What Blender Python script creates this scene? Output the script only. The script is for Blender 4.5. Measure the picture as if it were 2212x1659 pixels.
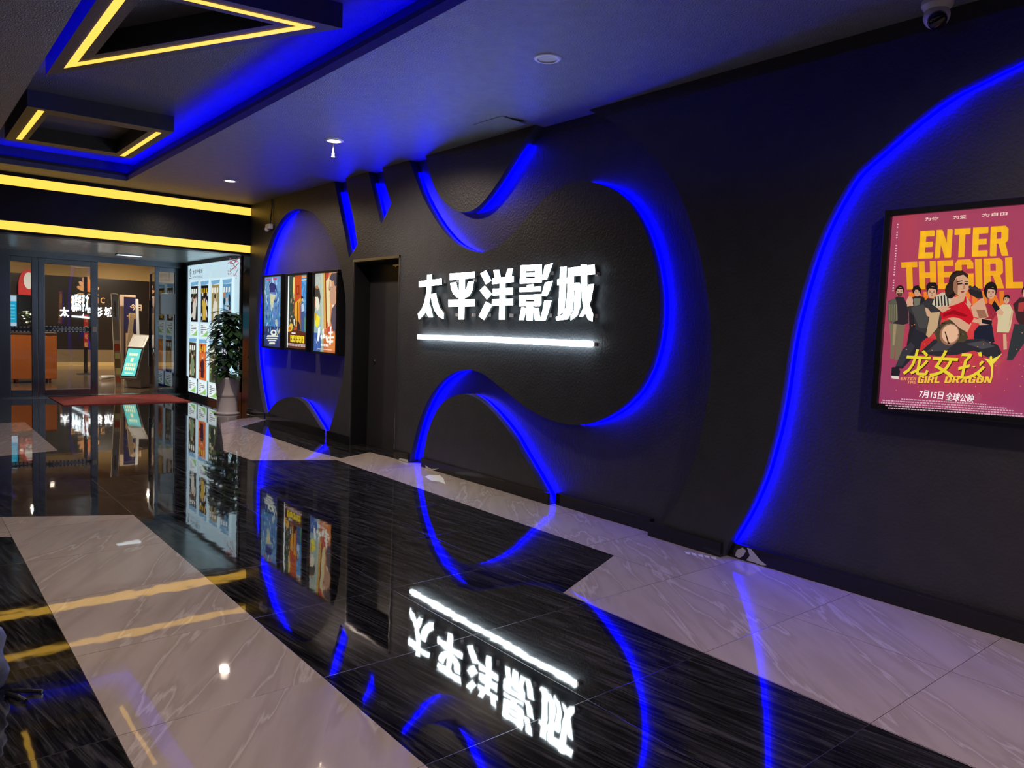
import bpy, math, random
import numpy as np
from mathutils import Vector, Matrix
from mathutils.geometry import tessellate_polygon

for o in list(bpy.data.objects): bpy.data.objects.remove(o)
S = bpy.context.scene
COL = S.collection

# ------------------------------------------------------------------ camera (world: x right, y along the corridor, z up)
PC = np.array([1106., 829.5]); PF = 1620.; EYE = np.array([0., 0., 1.45])
def _d(p):
    v = np.array([(p[0]-PC[0])/PF, -(p[1]-PC[1])/PF, -1.]); return v/np.linalg.norm(v)
_Y = _d((-237., 662.)); _X = _d((3067., 790.)); _X = _X-_Y*(_X@_Y); _X /= np.linalg.norm(_X); _Z = np.cross(_X, _Y)
ROT = np.array([_X, _Y, _Z])
def ray(px, py): return ROT@_d((px, py))
def onx(px, py, x): r = ray(px, py); return EYE+r*x/r[0]        # where a traced point lies on a wall at x
def ony(px, py, y): r = ray(px, py); return EYE+r*y/r[1]
def onz(px, py, z=0.): r = ray(px, py); return EYE+r*(z-EYE[2])/r[2]
cam = bpy.data.objects.new('camera', bpy.data.cameras.new('camera')); COL.objects.link(cam)
cam.matrix_world = Matrix.Translation(Vector(EYE)) @ Matrix([list(r) for r in ROT]).to_4x4()
cam.data.sensor_width = 36; cam.data.lens = 36*PF/2212; cam.data.clip_start = .05
S.camera = cam

# ------------------------------------------------------------------ world, exposure, light
W = bpy.data.worlds.new('world'); S.world = W; W.use_nodes = True
W.node_tree.nodes['Background'].inputs[0].default_value = (.75, .8, 1, 1)
W.node_tree.nodes['Background'].inputs[1].default_value = .03
S.view_settings.view_transform = 'Standard'; S.view_settings.look = 'None'
S.view_settings.gamma = 1; S.view_settings.use_curve_mapping = False
S.view_settings.exposure = 0.0
H = 3.2; WX = 4.25; DEP = .10; TRAY = 3.43
BLUE = (0., 0., 1.); BLUE_P = 76.; SIGN_P = 11.; DOWN_W = 200.

def light(name, kind, loc, power, color=(1, 1, 1), size=.1, size_y=None, rot=None, **k):
    L = bpy.data.lights.new(name, kind); L.energy = power; L.color = color
    if kind == 'AREA':
        L.shape = 'RECTANGLE' if size_y else 'SQUARE'; L.size = size
        if size_y: L.size_y = size_y
    else: L.shadow_soft_size = size
    for a, b in k.items(): setattr(L, a, b)
    o = bpy.data.objects.new(name, L); COL.objects.link(o); o.location = loc
    if rot: o.rotation_euler = rot
    return o

# ------------------------------------------------------------------ materials
def lin(c):
    return tuple(((v/255.)/12.92 if v <= 10.3 else ((v/255.+.055)/1.055)**2.4) for v in c)
MATS = {}
def mat(name, color=(.5, .5, .5), rough=.5, metal=0., emit=None, power=0., bump=0., scale=20., var=0., spec=.5, coat=0., stretch=None, trans=0., detail=3.):
    if name in MATS: return MATS[name]
    m = bpy.data.materials.new(name); m.use_nodes = True; N = m.node_tree.nodes; K = m.node_tree.links
    b = N['Principled BSDF']; I = b.inputs
    I['Base Color'].default_value = (*color, 1); I['Roughness'].default_value = rough; I['Metallic'].default_value = metal
    I['Specular IOR Level'].default_value = spec; I['Coat Weight'].default_value = coat; I['Coat Roughness'].default_value = .05
    I['Transmission Weight'].default_value = trans
    if emit: I['Emission Color'].default_value = (*emit, 1); I['Emission Strength'].default_value = power
    if bump or var:
        tc = N.new('ShaderNodeTexCoord'); mp = N.new('ShaderNodeMapping'); K.new(tc.outputs['Object'], mp.inputs[0])
        if stretch: mp.inputs['Scale'].default_value = stretch
        nz = N.new('ShaderNodeTexNoise'); nz.inputs['Scale'].default_value = scale; nz.inputs['Detail'].default_value = detail
        K.new(mp.outputs[0], nz.inputs['Vector'])
        if bump:
            bp = N.new('ShaderNodeBump'); bp.inputs['Strength'].default_value = min(1, bump); bp.inputs['Distance'].default_value = .01 if bump < .8 else .03
            K.new(nz.outputs['Fac'], bp.inputs['Height']); K.new(bp.outputs[0], I['Normal'])
        if var:
            n2 = N.new('ShaderNodeTexNoise'); n2.inputs['Scale'].default_value = scale*.12; n2.inputs['Detail'].default_value = 5
            K.new(mp.outputs[0], n2.inputs['Vector'])
            mx = N.new('ShaderNodeMix'); mx.data_type = 'RGBA'; K.new(n2.outputs['Fac'], mx.inputs['Factor'])
            mx.inputs['A'].default_value = (*[c*(1-var) for c in color], 1); mx.inputs['B'].default_value = (*[min(1, c*(1+var)) for c in color], 1)
            K.new(mx.outputs['Result'], I['Base Color'])
    MATS[name] = m; return m

def print_mat(name, power, rough=.25, spec=.5):
    if name in MATS: return MATS[name]
    m = bpy.data.materials.new(name); m.use_nodes = True; N = m.node_tree.nodes; K = m.node_tree.links; I = N['Principled BSDF'].inputs
    a = N.new('ShaderNodeAttribute'); a.attribute_name = 'ink'
    if power:
        sc = N.new('ShaderNodeMix'); sc.data_type = 'RGBA'; sc.blend_type = 'MULTIPLY'; sc.inputs['Factor'].default_value = 1; K.new(a.outputs['Color'], sc.inputs['A']); sc.inputs['B'].default_value = (.15, .15, .15, 1); K.new(sc.outputs['Result'], I['Base Color'])
    else: K.new(a.outputs['Color'], I['Base Color'])
    I['Roughness'].default_value = rough; I['Specular IOR Level'].default_value = spec
    if power: K.new(a.outputs['Color'], I['Emission Color']); I['Emission Strength'].default_value = power
    MATS[name] = m; return m

TILE = .765
def stone(name, light_stone):
    m = bpy.data.materials.new(name); m.use_nodes = True; N = m.node_tree.nodes; K = m.node_tree.links; I = N['Principled BSDF'].inputs
    tc = N.new('ShaderNodeTexCoord'); sp = N.new('ShaderNodeSeparateXYZ'); K.new(tc.outputs['Object'], sp.inputs[0])
    def M(op, a, b=None, c=None):
        n = N.new('ShaderNodeMath'); n.operation = op
        for i, v in enumerate((a, b, c)):
            if v is None: continue
            if isinstance(v, (int, float)): n.inputs[i].default_value = v
            else: K.new(v, n.inputs[i])
        return n.outputs[0]
    fx = M('DIVIDE', M('SUBTRACT', sp.outputs[0], .58), TILE); fy = M('DIVIDE', M('SUBTRACT', sp.outputs[1], 1.23), TILE)
    ax = M('ABSOLUTE', M('SUBTRACT', fx, M('ROUND', fx))); ay = M('ABSOLUTE', M('SUBTRACT', fy, M('ROUND', fy)))
    joint = M('LESS_THAN', M('MINIMUM', ax, ay), .0016)
    ix = M('FLOOR', fx); iy = M('FLOOR', fy)
    tid = M('FRACT', M('MULTIPLY', M('SINE', M('ADD', M('MULTIPLY', ix, 12.9), M('MULTIPLY', iy, 78.2))), 437.5))
    cb = N.new('ShaderNodeCombineXYZ'); K.new(sp.outputs[0], cb.inputs[0]); K.new(sp.outputs[1], cb.inputs[1]); K.new(M('MULTIPLY', tid, 1.5 if light_stone else 7.), cb.inputs[2])
    if light_stone:
        m0 = N.new('ShaderNodeMapping'); m0.inputs['Rotation'].default_value = (0, 0, math.radians(-56)); K.new(cb.outputs[0], m0.inputs[0])
        mp = N.new('ShaderNodeMapping'); mp.inputs['Scale'].default_value = (.42, 2.6, 1); K.new(m0.outputs[0], mp.inputs[0])
        nz = N.new('ShaderNodeTexNoise'); nz.inputs['Scale'].default_value = 1.5; nz.inputs['Detail'].default_value = 5; nz.inputs['Roughness'].default_value = .5; nz.inputs['Distortion'].default_value = .35
        K.new(mp.outputs[0], nz.inputs['Vector'])
        rp = N.new('ShaderNodeValToRGB'); e = rp.color_ramp.elements
        e[0].position = .3; e[0].color = (.36, .305, .26, 1); e[1].position = .7; e[1].color = (.47, .405, .35, 1)
        for p, c in ((.44, (.44, .38, .33, 1)), (.482, (.37, .315, .27, 1)), (.5, (.53, .475, .43, 1)), (.516, (.375, .32, .275, 1)), (.58, (.44, .38, .33, 1))):
            q = e.new(p); q.color = c
        K.new(nz.outputs['Fac'], rp.inputs[0]); base = rp.outputs[0]; jc = (.06, .045, .035, 1)
    else:
        m0 = N.new('ShaderNodeMapping'); m0.inputs['Rotation'].default_value = (0, 0, math.radians(82)); K.new(cb.outputs[0], m0.inputs[0])
        mp = N.new('ShaderNodeMapping'); mp.inputs['Scale'].default_value = (1.0, 15., 1); K.new(m0.outputs[0], mp.inputs[0])
        wv = N.new('ShaderNodeTexNoise'); wv.inputs['Scale'].default_value = 2.3; wv.inputs['Detail'].default_value = 9; wv.inputs['Roughness'].default_value = .68
        wv.inputs['Distortion'].default_value = 1.3; K.new(mp.outputs[0], wv.inputs['Vector'])
        rp = N.new('ShaderNodeValToRGB'); e = rp.color_ramp.elements
        e[0].position = .42; e[0].color = (.003, .003, .004, 1); e[1].position = .72; e[1].color = (.075, .072, .08, 1)
        q = e.new(.52); q.color = (.016, .016, .018, 1)
        K.new(wv.outputs['Fac'], rp.inputs[0]); base = rp.outputs[0]; jc = (.05, .042, .036, 1)
    mx = N.new('ShaderNodeMix'); mx.data_type = 'RGBA'; K.new(joint, mx.inputs['Factor']); K.new(base, mx.inputs['A']); mx.inputs['B'].default_value = jc
    K.new(mx.outputs['Result'], I['Base Color'])
    I['Specular IOR Level'].default_value = .5; I['IOR'].default_value = 1.85 if not light_stone else 1.75
    K.new(M('ADD', M('MULTIPLY', joint, .2), .03 if not light_stone else .022), I['Roughness'])
    n3 = N.new('ShaderNodeTexNoise'); n3.inputs['Scale'].default_value = 5.; n3.inputs['Detail'].default_value = 2.; K.new(tc.outputs['Object'], n3.inputs['Vector'])
    bp = N.new('ShaderNodeBump'); bp.inputs['Strength'].default_value = .04; bp.inputs['Distance'].default_value = .01
    K.new(n3.outputs['Fac'], bp.inputs['Height']); K.new(bp.outputs[0], I['Normal'])
    MATS[name] = m; return m

# ------------------------------------------------------------------ mesh helpers
ORG = {}
def tag(o, label=None, cat=None, group=None, kind=None):
    if label: o['label'] = label
    if cat: o['category'] = cat
    if group: o['group'] = group
    if kind: o['kind'] = kind
    return o
def thing(name, label, cat, loc, group=None, kind=None):
    o = bpy.data.objects.new(name, None); COL.objects.link(o); o.location = loc; o.empty_display_size = .1
    ORG[o.name] = Vector(loc); return tag(o, label, cat, group, kind)
class MB:
    def __init__(s): s.v = []; s.f = []
    def add(s, V, F):
        n = len(s.v); s.v += [Vector(p) for p in V]; s.f += [tuple(n+i for i in f) for f in F]; return s
    def box(s, a, b):
        x0, y0, z0 = a; x1, y1, z1 = b
        return s.add([(x0,y0,z0),(x1,y0,z0),(x1,y1,z0),(x0,y1,z0),(x0,y0,z1),(x1,y0,z1),(x1,y1,z1),(x0,y1,z1)],
                     [(0,3,2,1),(4,5,6,7),(0,1,5,4),(1,2,6,5),(2,3,7,6),(3,0,4,7)])
    def obox(s, c, sx, sy, sz, rz=0, tilt=None):                  # box on its base centre, turned about z, optionally tilted first
        M = Matrix.Rotation(rz, 4, 'Z')
        if tilt: M = M @ Matrix.Rotation(tilt[0], 4, tilt[1])
        V = [Vector(c)+M@Vector((x*sx/2, y*sy/2, z*sz)) for z in (0,1) for x, y in ((-1,-1),(1,-1),(1,1),(-1,1))]
        return s.add(V, [(0,3,2,1),(4,5,6,7),(0,1,5,4),(1,2,6,5),(2,3,7,6),(3,0,4,7)])
    def tube(s, pts, r, n=10, cap=True, r1=None):
        pts = [Vector(p) for p in pts]; rings = []; up = None
        for i, p in enumerate(pts):
            d = (pts[min(i+1, len(pts)-1)]-pts[max(i-1, 0)]).normalized()
            a = d.cross(Vector((0,0,1)) if abs(d.z) < .9 else Vector((1,0,0))).normalized(); b = d.cross(a)
            rr = r if r1 is None else r+(r1-r)*i/(len(pts)-1)
            rings.append([p+(a*math.cos(t)+b*math.sin(t))*rr for t in [2*math.pi*k/n for k in range(n)]])
        V = [q for g in rings for q in g]; F = []
        for i in range(len(pts)-1):
            for k in range(n): F.append((i*n+k, i*n+(k+1)%n, (i+1)*n+(k+1)%n, (i+1)*n+k))
        if cap: F += [tuple(range(n))[::-1], tuple((len(pts)-1)*n+k for k in range(n))]
        return s.add(V, F)
    def lathe(s, c, prof, n=32, ax='z', close=True):
        V = []; F = []
        for r, h in prof:
            for k in range(n):
                t = 2*math.pi*k/n; q = (r*math.cos(t), r*math.sin(t), h)
                if ax == 'x': q = (h, q[0], q[1])
                V.append(Vector(c)+Vector(q))
        for i in range(len(prof)-1):
            for k in range(n): F.append((i*n+k, i*n+(k+1)%n, (i+1)*n+(k+1)%n, (i+1)*n+k))
        if close: F += [tuple(range(n))[::-1], tuple((len(prof)-1)*n+k for k in range(n))]
        return s.add(V, F)
    def prism(s, pts, fa, fb):                                    # pts 2D, fa/fb give the 3D point on the front and back face
        n = len(pts); T = tessellate_polygon([[Vector((p[0], p[1], 0)) for p in pts]])
        V = [fa(p) for p in pts]+[fb(p) for p in pts]
        F = [tuple(t) for t in T]+[tuple(i+n for i in t)[::-1] for t in T]+[(i, (i+1)%n, (i+1)%n+n, i+n) for i in range(n)]
        return s.add(V, F)
    def sphere(s, c, r, nu=20, nv=12, sc=(1,1,1)):
        V = []; F = []
        for j in range(nv+1):
            a = math.pi*j/nv
            for k in range(nu):
                t = 2*math.pi*k/nu; V.append(Vector(c)+Vector((r*sc[0]*math.sin(a)*math.cos(t), r*sc[1]*math.sin(a)*math.sin(t), r*sc[2]*math.cos(a))))
        for j in range(nv):
            for k in range(nu): F.append((j*nu+k, j*nu+(k+1)%nu, (j+1)*nu+(k+1)%nu, (j+1)*nu+k))
        return s.add(V, F)
    def build(s, name, m, parent=None, smooth=False, bevel=0, fix=True):
        root = parent
        while root is not None and root.parent is not None: root = root.parent
        if parent is not None: org = ORG[root.name]
        else:
            A = np.array([tuple(p) for p in s.v]); org = Vector(((A[:,0].min()+A[:,0].max())/2, (A[:,1].min()+A[:,1].max())/2, A[:,2].min()))
        me = bpy.data.meshes.new(name); me.from_pydata([p-org for p in s.v], [], s.f); me.materials.append(m)
        if fix:
            import bmesh
            bm = bmesh.new(); bm.from_mesh(me); bmesh.ops.recalc_face_normals(bm, faces=bm.faces[:]); bm.to_mesh(me); bm.free()
        me.update(); o = bpy.data.objects.new(name, me); COL.objects.link(o)
        if parent is not None: o.parent = parent
        else: o.location = org; ORG[o.name] = org
        if smooth:
            for p in me.polygons: p.use_smooth = True
        if bevel:
            b = o.modifiers.new('b', 'BEVEL'); b.width = bevel; b.segments = 2; b.limit_method = 'ANGLE'
        return o
def struct(o): o['kind'] = 'structure'; return o
def smooth_line(P, k=5):
    P = [np.array(p, float) for p in P]; out = []
    for i in range(len(P)-1):
        a, b, c, d = P[max(i-1, 0)], P[i], P[i+1], P[min(i+2, len(P)-1)]
        for j in range(k):
            t = j/k; out.append(.5*((2*b)+(-a+c)*t+(2*a-5*b+4*c-d)*t*t+(-a+3*b-3*c+d)*t**3))
    out.append(P[-1]); return out

# text as flat polygons (built-in font)
_TX = {}
def text_geo(s, bold=0.):
    k = (s, bold)
    if k in _TX: return _TX[k]
    c = bpy.data.curves.new('t', 'FONT'); c.body = s; c.offset = bold; c.resolution_u = 3
    o = bpy.data.objects.new('t', c); COL.objects.link(o); dg = bpy.context.evaluated_depsgraph_get(); dg.update()
    me = bpy.data.meshes.new_from_object(o.evaluated_get(dg))
    V = np.array([v.co[:2] for v in me.vertices]) if len(me.vertices) else np.zeros((0, 2)); F = [tuple(p.vertices) for p in me.polygons]
    bpy.data.objects.remove(o); bpy.data.curves.remove(c); bpy.data.meshes.remove(me)
    if len(V): V -= V.min(0); 
    _TX[k] = (V, F); return V, F
def R_(a, b, c, d): return [(a, b), (c, b), (c, d), (a, d)]
BLK = {'E': (.6, [R_(0,0,.24,1), R_(0,.8,.6,1), R_(0,.41,.55,.6), R_(0,0,.6,.2)]),
 'N': (.66, [R_(0,0,.2,1), R_(.46,0,.66,1), [(0,1),(.24,1),(.66,0),(.42,0)]]),
 'T': (.64, [R_(.2,0,.44,1), R_(0,.8,.64,1)]),
 'R': (.68, [R_(0,0,.23,1), R_(0,.82,.5,1), R_(0,.42,.5,.58), [(.42,.45),(.55,.42),(.66,.52),(.66,.9),(.55,1),(.42,1)], [(.3,.46),(.55,.46),(.68,0),(.45,0)]]),
 'H': (.66, [R_(0,0,.23,1), R_(.43,0,.66,1), R_(0,.4,.66,.6)]),
 'G': (.66, [[(0,.12),(.12,0),(.24,.1),(.24,.9),(.12,1),(0,.88)], [(.1,1),(.55,1),(.66,.88),(.6,.82),(.1,.82)], R_(.43,.68,.66,.88), R_(.43,.0,.66,.5), R_(.32,.38,.66,.52), [(.1,0),(.5,0),(.5,.16),(.1,.16)]]),
 'I': (.24, [R_(0,0,.24,1)]),
 'L': (.56, [R_(0,0,.24,1), R_(0,0,.56,.2)]),
 'D': (.66, [R_(0,0,.23,1), R_(0,.82,.5,1), R_(0,0,.5,.18), [(.43,0),(.55,0),(.66,.14),(.66,.86),(.55,1),(.43,1)]]),
 'A': (.7, [[(0,0),(.22,0),(.45,1),(.25,1)], [(.48,0),(.7,0),(.45,1),(.25,1)], R_(.15,.18,.55,.34)]),
 'O': (.66, [[(0,.12),(.12,0),(.23,0),(.23,1),(.12,1),(0,.88)], [(.43,0),(.54,0),(.66,.12),(.66,.88),(.54,1),(.43,1)], R_(.1,.82,.56,1), R_(.1,0,.56,.18)]),
 ' ': (.22, [])}
class Print:
    """flat printed sheet in its own plane: u to the viewer's right, v up (metres)"""
    def __init__(s, origin, u, n): s.o = Vector(origin); s.u = Vector(u); s.n = Vector(n); s.w = Vector((0,0,1)); s.V = []; s.F = []; s.C = []; s.k = 0
    def P(s, u, v, k): return s.o+s.u*u+s.w*v+s.n*(k*.00025)
    def poly(s, pts, col, k=None):
        if k is None: s.k += 1; k = s.k
        T = tessellate_polygon([[Vector((p[0], p[1], 0)) for p in pts]]); n = len(s.V)
        s.V += [s.P(p[0], p[1], k) for p in pts]
        for t in T: s.F.append(tuple(n+i for i in t)); s.C.append(lin(col))
    def ell(s, c, rx, ry, col, n=14, a=0, k=None):
        s.poly([(c[0]+rx*math.cos(t)*math.cos(a)-ry*math.sin(t)*math.sin(a), c[1]+rx*math.cos(t)*math.sin(a)+ry*math.sin(t)*math.cos(a)) for t in [2*math.pi*i/n for i in range(n)]], col, k)
    def grid(s, a, b, nu, nv, fn):
        for i in range(nu):
            for j in range(nv):
                u0, u1 = a[0]+(b[0]-a[0])*i/nu, a[0]+(b[0]-a[0])*(i+1)/nu; v0, v1 = a[1]+(b[1]-a[1])*j/nv, a[1]+(b[1]-a[1])*(j+1)/nv
                n = len(s.V); s.V += [s.P(u0,v0,0), s.P(u1,v0,0), s.P(u1,v1,0), s.P(u0,v1,0)]
                s.F.append((n,n+1,n+2,n+3)); s.C.append(lin(fn((i+.5)/nu, (j+.5)/nv)))
    def tri(s, V, F, col):
        s.k += 1; n = len(s.V); s.V += [s.P(p[0], p[1], s.k) for p in V]
        for f in F: s.F.append(tuple(n+i for i in f)); s.C.append(lin(col))
    def text(s, t, box, col, bold=0., shear=0.):                  # fits the text in box (u0,v0,u1,v1)
        V, F = text_geo(t, bold)
        if not len(V): return
        m = V.max(0); u0, v0, u1, v1 = box
        s.tri([(u0+p[0]/m[0]*(u1-u0)+shear*p[1]/m[1]*(v1-v0), v0+p[1]/m[1]*(v1-v0)) for p in V], F, col)
    def block(s, t, quad, col, gap=.1):                           # quad: bl, br, tr, tl in (u,v)
        w = sum(BLK[c][0]+gap for c in t)-gap; x = 0; q = [np.array(p) for p in quad]; s.k += 1; k = s.k
        for c in t:
            for pl in BLK[c][1]:
                s.poly([tuple((q[0]*(1-(x+a)/w)+q[1]*(x+a)/w)*(1-b)+(q[3]*(1-(x+a)/w)+q[2]*(x+a)/w)*b) for a, b in pl], col, k)
            x += BLK[c][0]+gap
    def build(s, name, m, parent):
        root = parent
        while root.parent is not None: root = root.parent
        me = bpy.data.meshes.new(name); me.from_pydata([p-ORG[root.name] for p in s.V], [], s.F); me.materials.append(m)
        at = me.color_attributes.new('ink', 'FLOAT_COLOR', 'CORNER'); i = 0
        buf = []
        for f, c in zip(s.F, s.C): buf += list((*c, 1.))*len(f)
        at.data.foreach_set('color', buf); me.update()
        o = bpy.data.objects.new(name, me); COL.objects.link(o); o.parent = parent; return o

# ------------------------------------------------------------------ the shared materials
M_wall = mat('black_wall_paint', (.043, .046, .054), .42, bump=.35, scale=55, var=.25, spec=.45)
M_rec = mat('black_recess_paint', (.048, .048, .058), .45, bump=.35, scale=55, var=.2, spec=.4)
M_ceil = mat('black_ceiling_texture', (.19, .215, .222), .42, bump=.8, scale=90, var=.25, spec=1., detail=5)
M_tray = mat('black_tray_paint', (.12, .123, .13), .45, bump=.8, scale=90, var=.25, spec=1., detail=5)
M_base = mat('black_glossy_skirting', (.012, .012, .014), .12, bump=.03, scale=10, var=.2)
M_dark = stone('dark_veined_marble', False); M_light = stone('light_veined_marble', True)
M_blk = mat('black_frame_metal', (.01, .01, .012), .3, .0, bump=.05, scale=30)
M_steel = mat('brushed_steel', (.33, .35, .38), .22, 1., bump=.05, scale=8, stretch=(30, 30, 1))
M_dsteel = mat('dark_steel', (.17, .19, .225), .26, 1., bump=.05, scale=8, stretch=(30, 30, 1))
M_led = mat('blue_led', (0, 0, .05), .8, spec=0., emit=BLUE, power=BLUE_P)
M_yel = mat('yellow_light_diffuser', (.6, .4, .1), .5, emit=(1., .56, .07), power=1.4)
M_letter = mat('white_lit_acrylic', (.8, .8, .8), .4, emit=(.80, .94, 1.), power=SIGN_P)
M_white = mat('white_plastic', (.7, .7, .72), .35, bump=.02)
M_wm = mat('white_metal', (.6, .6, .6), .35, bump=.02)
M_glass = bpy.data.materials.new('clear_glass'); M_glass.use_nodes = True
_n = M_glass.node_tree.nodes; _k = M_glass.node_tree.links; _n.remove(_n['Principled BSDF'])
_t = _n.new('ShaderNodeBsdfTransparent'); _t.inputs[0].default_value = (.86, .88, .88, 1); _g = _n.new('ShaderNodeBsdfGlossy'); _g.inputs['Roughness'].default_value = .01
_f = _n.new('ShaderNodeFresnel'); _f.inputs[0].default_value = 1.5; _mu = _n.new('ShaderNodeMath'); _mu.operation = 'MULTIPLY_ADD'; _mu.inputs[1].default_value = 1.3; _mu.inputs[2].default_value = .06
_nz = _n.new('ShaderNodeTexNoise'); _nz.inputs['Scale'].default_value = 1.2; _bp = _n.new('ShaderNodeBump'); _bp.inputs['Strength'].default_value = .006; _k.new(_nz.outputs[0], _bp.inputs['Height']); _k.new(_bp.outputs[0], _g.inputs['Normal'])
_m = _n.new('ShaderNodeMixShader'); _k.new(_f.outputs[0], _mu.inputs[0]); _k.new(_mu.outputs[0], _m.inputs[0]); _k.new(_t.outputs[0], _m.inputs[1]); _k.new(_g.outputs[0], _m.inputs[2]); _k.new(_m.outputs[0], _n['Material Output'].inputs[0])

# ================================================================== STRUCTURE
# floor
def slab(name, pts, z1, z0, m, parent=None):
    return MB().prism(pts, lambda p: Vector((p[0], p[1], z1)), lambda p: Vector((p[0], p[1], z0))).build(name, m, parent)
fl = thing('floor', None, None, (0, 0, 0)); del_ = fl
struct(fl)
slab('dark_marble', [(-2.4,-5),(4.5,-5),(4.5,15),(-2.4,15)], 0, -.05, M_dark, fl)
L1 = [(2.87,-5),(4.36,-5),(4.36,7.0),(4.24,7.09),(4.2,7.55),(3.73,7.35),(3.66,7.88),(3.66,10.14),(4.2,10.69),(4.36,10.8),(4.36,11.15),(3.95,10.98),(3.54,10.61),(2.82,8.35),(2.87,7.65),(3.645,7.28),(3.645,3.27),(2.87,2.94)]
L2 = [(.58,-5),(1.345,-5),(1.345,5.89),(.57,6.28),(-.19,6.63),(-.19,6.1),(.58,5.68)]
L3 = [(.2,8.8),(1.34,9.08),(1.34,11.62),(.2,11.6)]
for P in (L1, L2, L3): slab('light_marble', P, .0006, -.0004, M_light, fl)
M_lf = mat('brown_glossy_floor', (.10, .07, .05), .12, bump=.02, scale=3, var=.3)
struct(MB().box((-1.0,15,-.05),(8,24.3,0)).build('floor', M_lf))
struct(MB().box((1.4,14.9,0),(4.4,15.12,.02)).build('trim_7', M_steel))       # threshold
# main wall: recess plane behind, shaped panels in front
wr = struct(MB().box((WX+DEP, -5, 0),(WX+DEP+.1, 6.98, H+.2)).box((WX+DEP, 8.24, 0),(WX+DEP+.1, 11.5, H+.2)).box((WX+DEP, 6.98, 2.22),(WX+DEP+.1, 8.24, H+.2)).build('wall_right', M_rec))
def w(P): return [tuple(onx(px, py, WX)[1:]) for px, py in P]
CL = H
def ceil_pt(px, py): y = onx(px, py, WX)[1]; return (y, CL)
stripA = [ceil_pt(722,404)]+w([(735,458),(746,510),(754,557),(772,528),(764,474),(753,424)])+[ceil_pt(746,397)]
stripB = [ceil_pt(796,376)]+w([(804,405),(811,433),(823,485),(846,439),(835,406)])+[ceil_pt(826,367)]
chan = smooth_line([ceil_pt(884,352)]+w([(901,394),(916,430),(937,468),(958,498),(983,524),(1010,539),(1040,545),(1075,534),(1100,512),(1122,488),(1148,458),(1181,424),(1214,403),(1253,391),(1289,396),(1330,413),(1365,446),(1393,497),(1411,553),(1421,605),(1425,655),(1423,705),(1414,757),(1397,808),(1370,853),(1330,889),(1284,911),(1240,918),(1195,909),(1150,889),(1110,860),(1075,832),(1045,809),(1015,799),(985,803),(955,823),(930,855),(910,898),(896,945),(886,990)]), 4)+[(onx(884,1000,WX)[1], 0)]
DOOR = (7.09, 8.13, 2.2)
ovR = smooth_line(w([(708,935),(714,919),(728,872),(741,811),(746,746),(747,673),(743,619),(732,565),(717,521),(699,489),(677,461),(648,451),(627,456),(609,473),(591,503),(576,543),(565,583),(556,644),(552,709),(552,764),(558,818),(567,872),(573,896)]), 4)
y0r = onx(706,944,WX)[1]; y0l = onx(574,906,WX)[1]
panelA = [(11.5,0),(11.5,CL)]+stripA+stripB+[tuple(p) for p in chan]+[(DOOR[0],0),(DOOR[0],DOOR[2]),(DOOR[1],DOOR[2]),(DOOR[1],0),(y0r,0)]+[tuple(p) for p in ovR]+[(y0l,0)]
hump = [ceil_pt(919,343)]+[tuple(p) for p in smooth_line(w([(928,373),(940,406),(960,436),(984,454),(1007,458),(1029,449),(1053,425),(1083,382),(1113,334),(1140,296)]), 4)]+[ceil_pt(1157,272)]
arch = [(onx(912,1005,WX)[1],0)]+[tuple(p) for p in smooth_line(w([(914,990),(922,942),(936,902),(957,870),(984,854),(1010,852),(1040,867),(1072,898),(1105,940),(1125,975),(1153,1022),(1175,1061)]), 4)]+[(onx(1187,1090,WX)[1],0)]
arch2 = [(y0l-.02,0)]+[tuple(p) for p in smooth_line(w([(580,888),(594,872),(612,861),(632,858),(652,867),(667,884),(681,905),(692,923)]), 4)]+[(y0r+.06,0)]
band = [(onx(1404,1160,WX)[1],0)]+[tuple(p) for p in smooth_line(w([(1432,1128),(1462,1088),(1488,1030),(1508,965),(1522,900),(1532,840),(1536,780),(1535,700),(1522,600),(1502,513),(1477,442),(1447,382),(1402,327),(1351,284),(1306,254)]), 4)]+[(onx(1271,244,WX)[1],CL),(-5,CL),(-5,3.02)]+[tuple(p) for p in smooth_line([(-1.5,3.09),(-.4,3.10),(.4,3.06),(1.0,2.96)]+w([(2212,121),(2130,161),(2055,201),(1980,256),(1904,322),(1849,372),(1819,417),(1789,473),(1763,533),(1741,600),(1723,665),(1710,720),(1700,780),(1690,850),(1678,915),(1664,970),(1648,1025),(1628,1075),(1604,1123),(1580,1163)]), 4)]+[(onx(1561,1196,WX)[1],0)]
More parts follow.
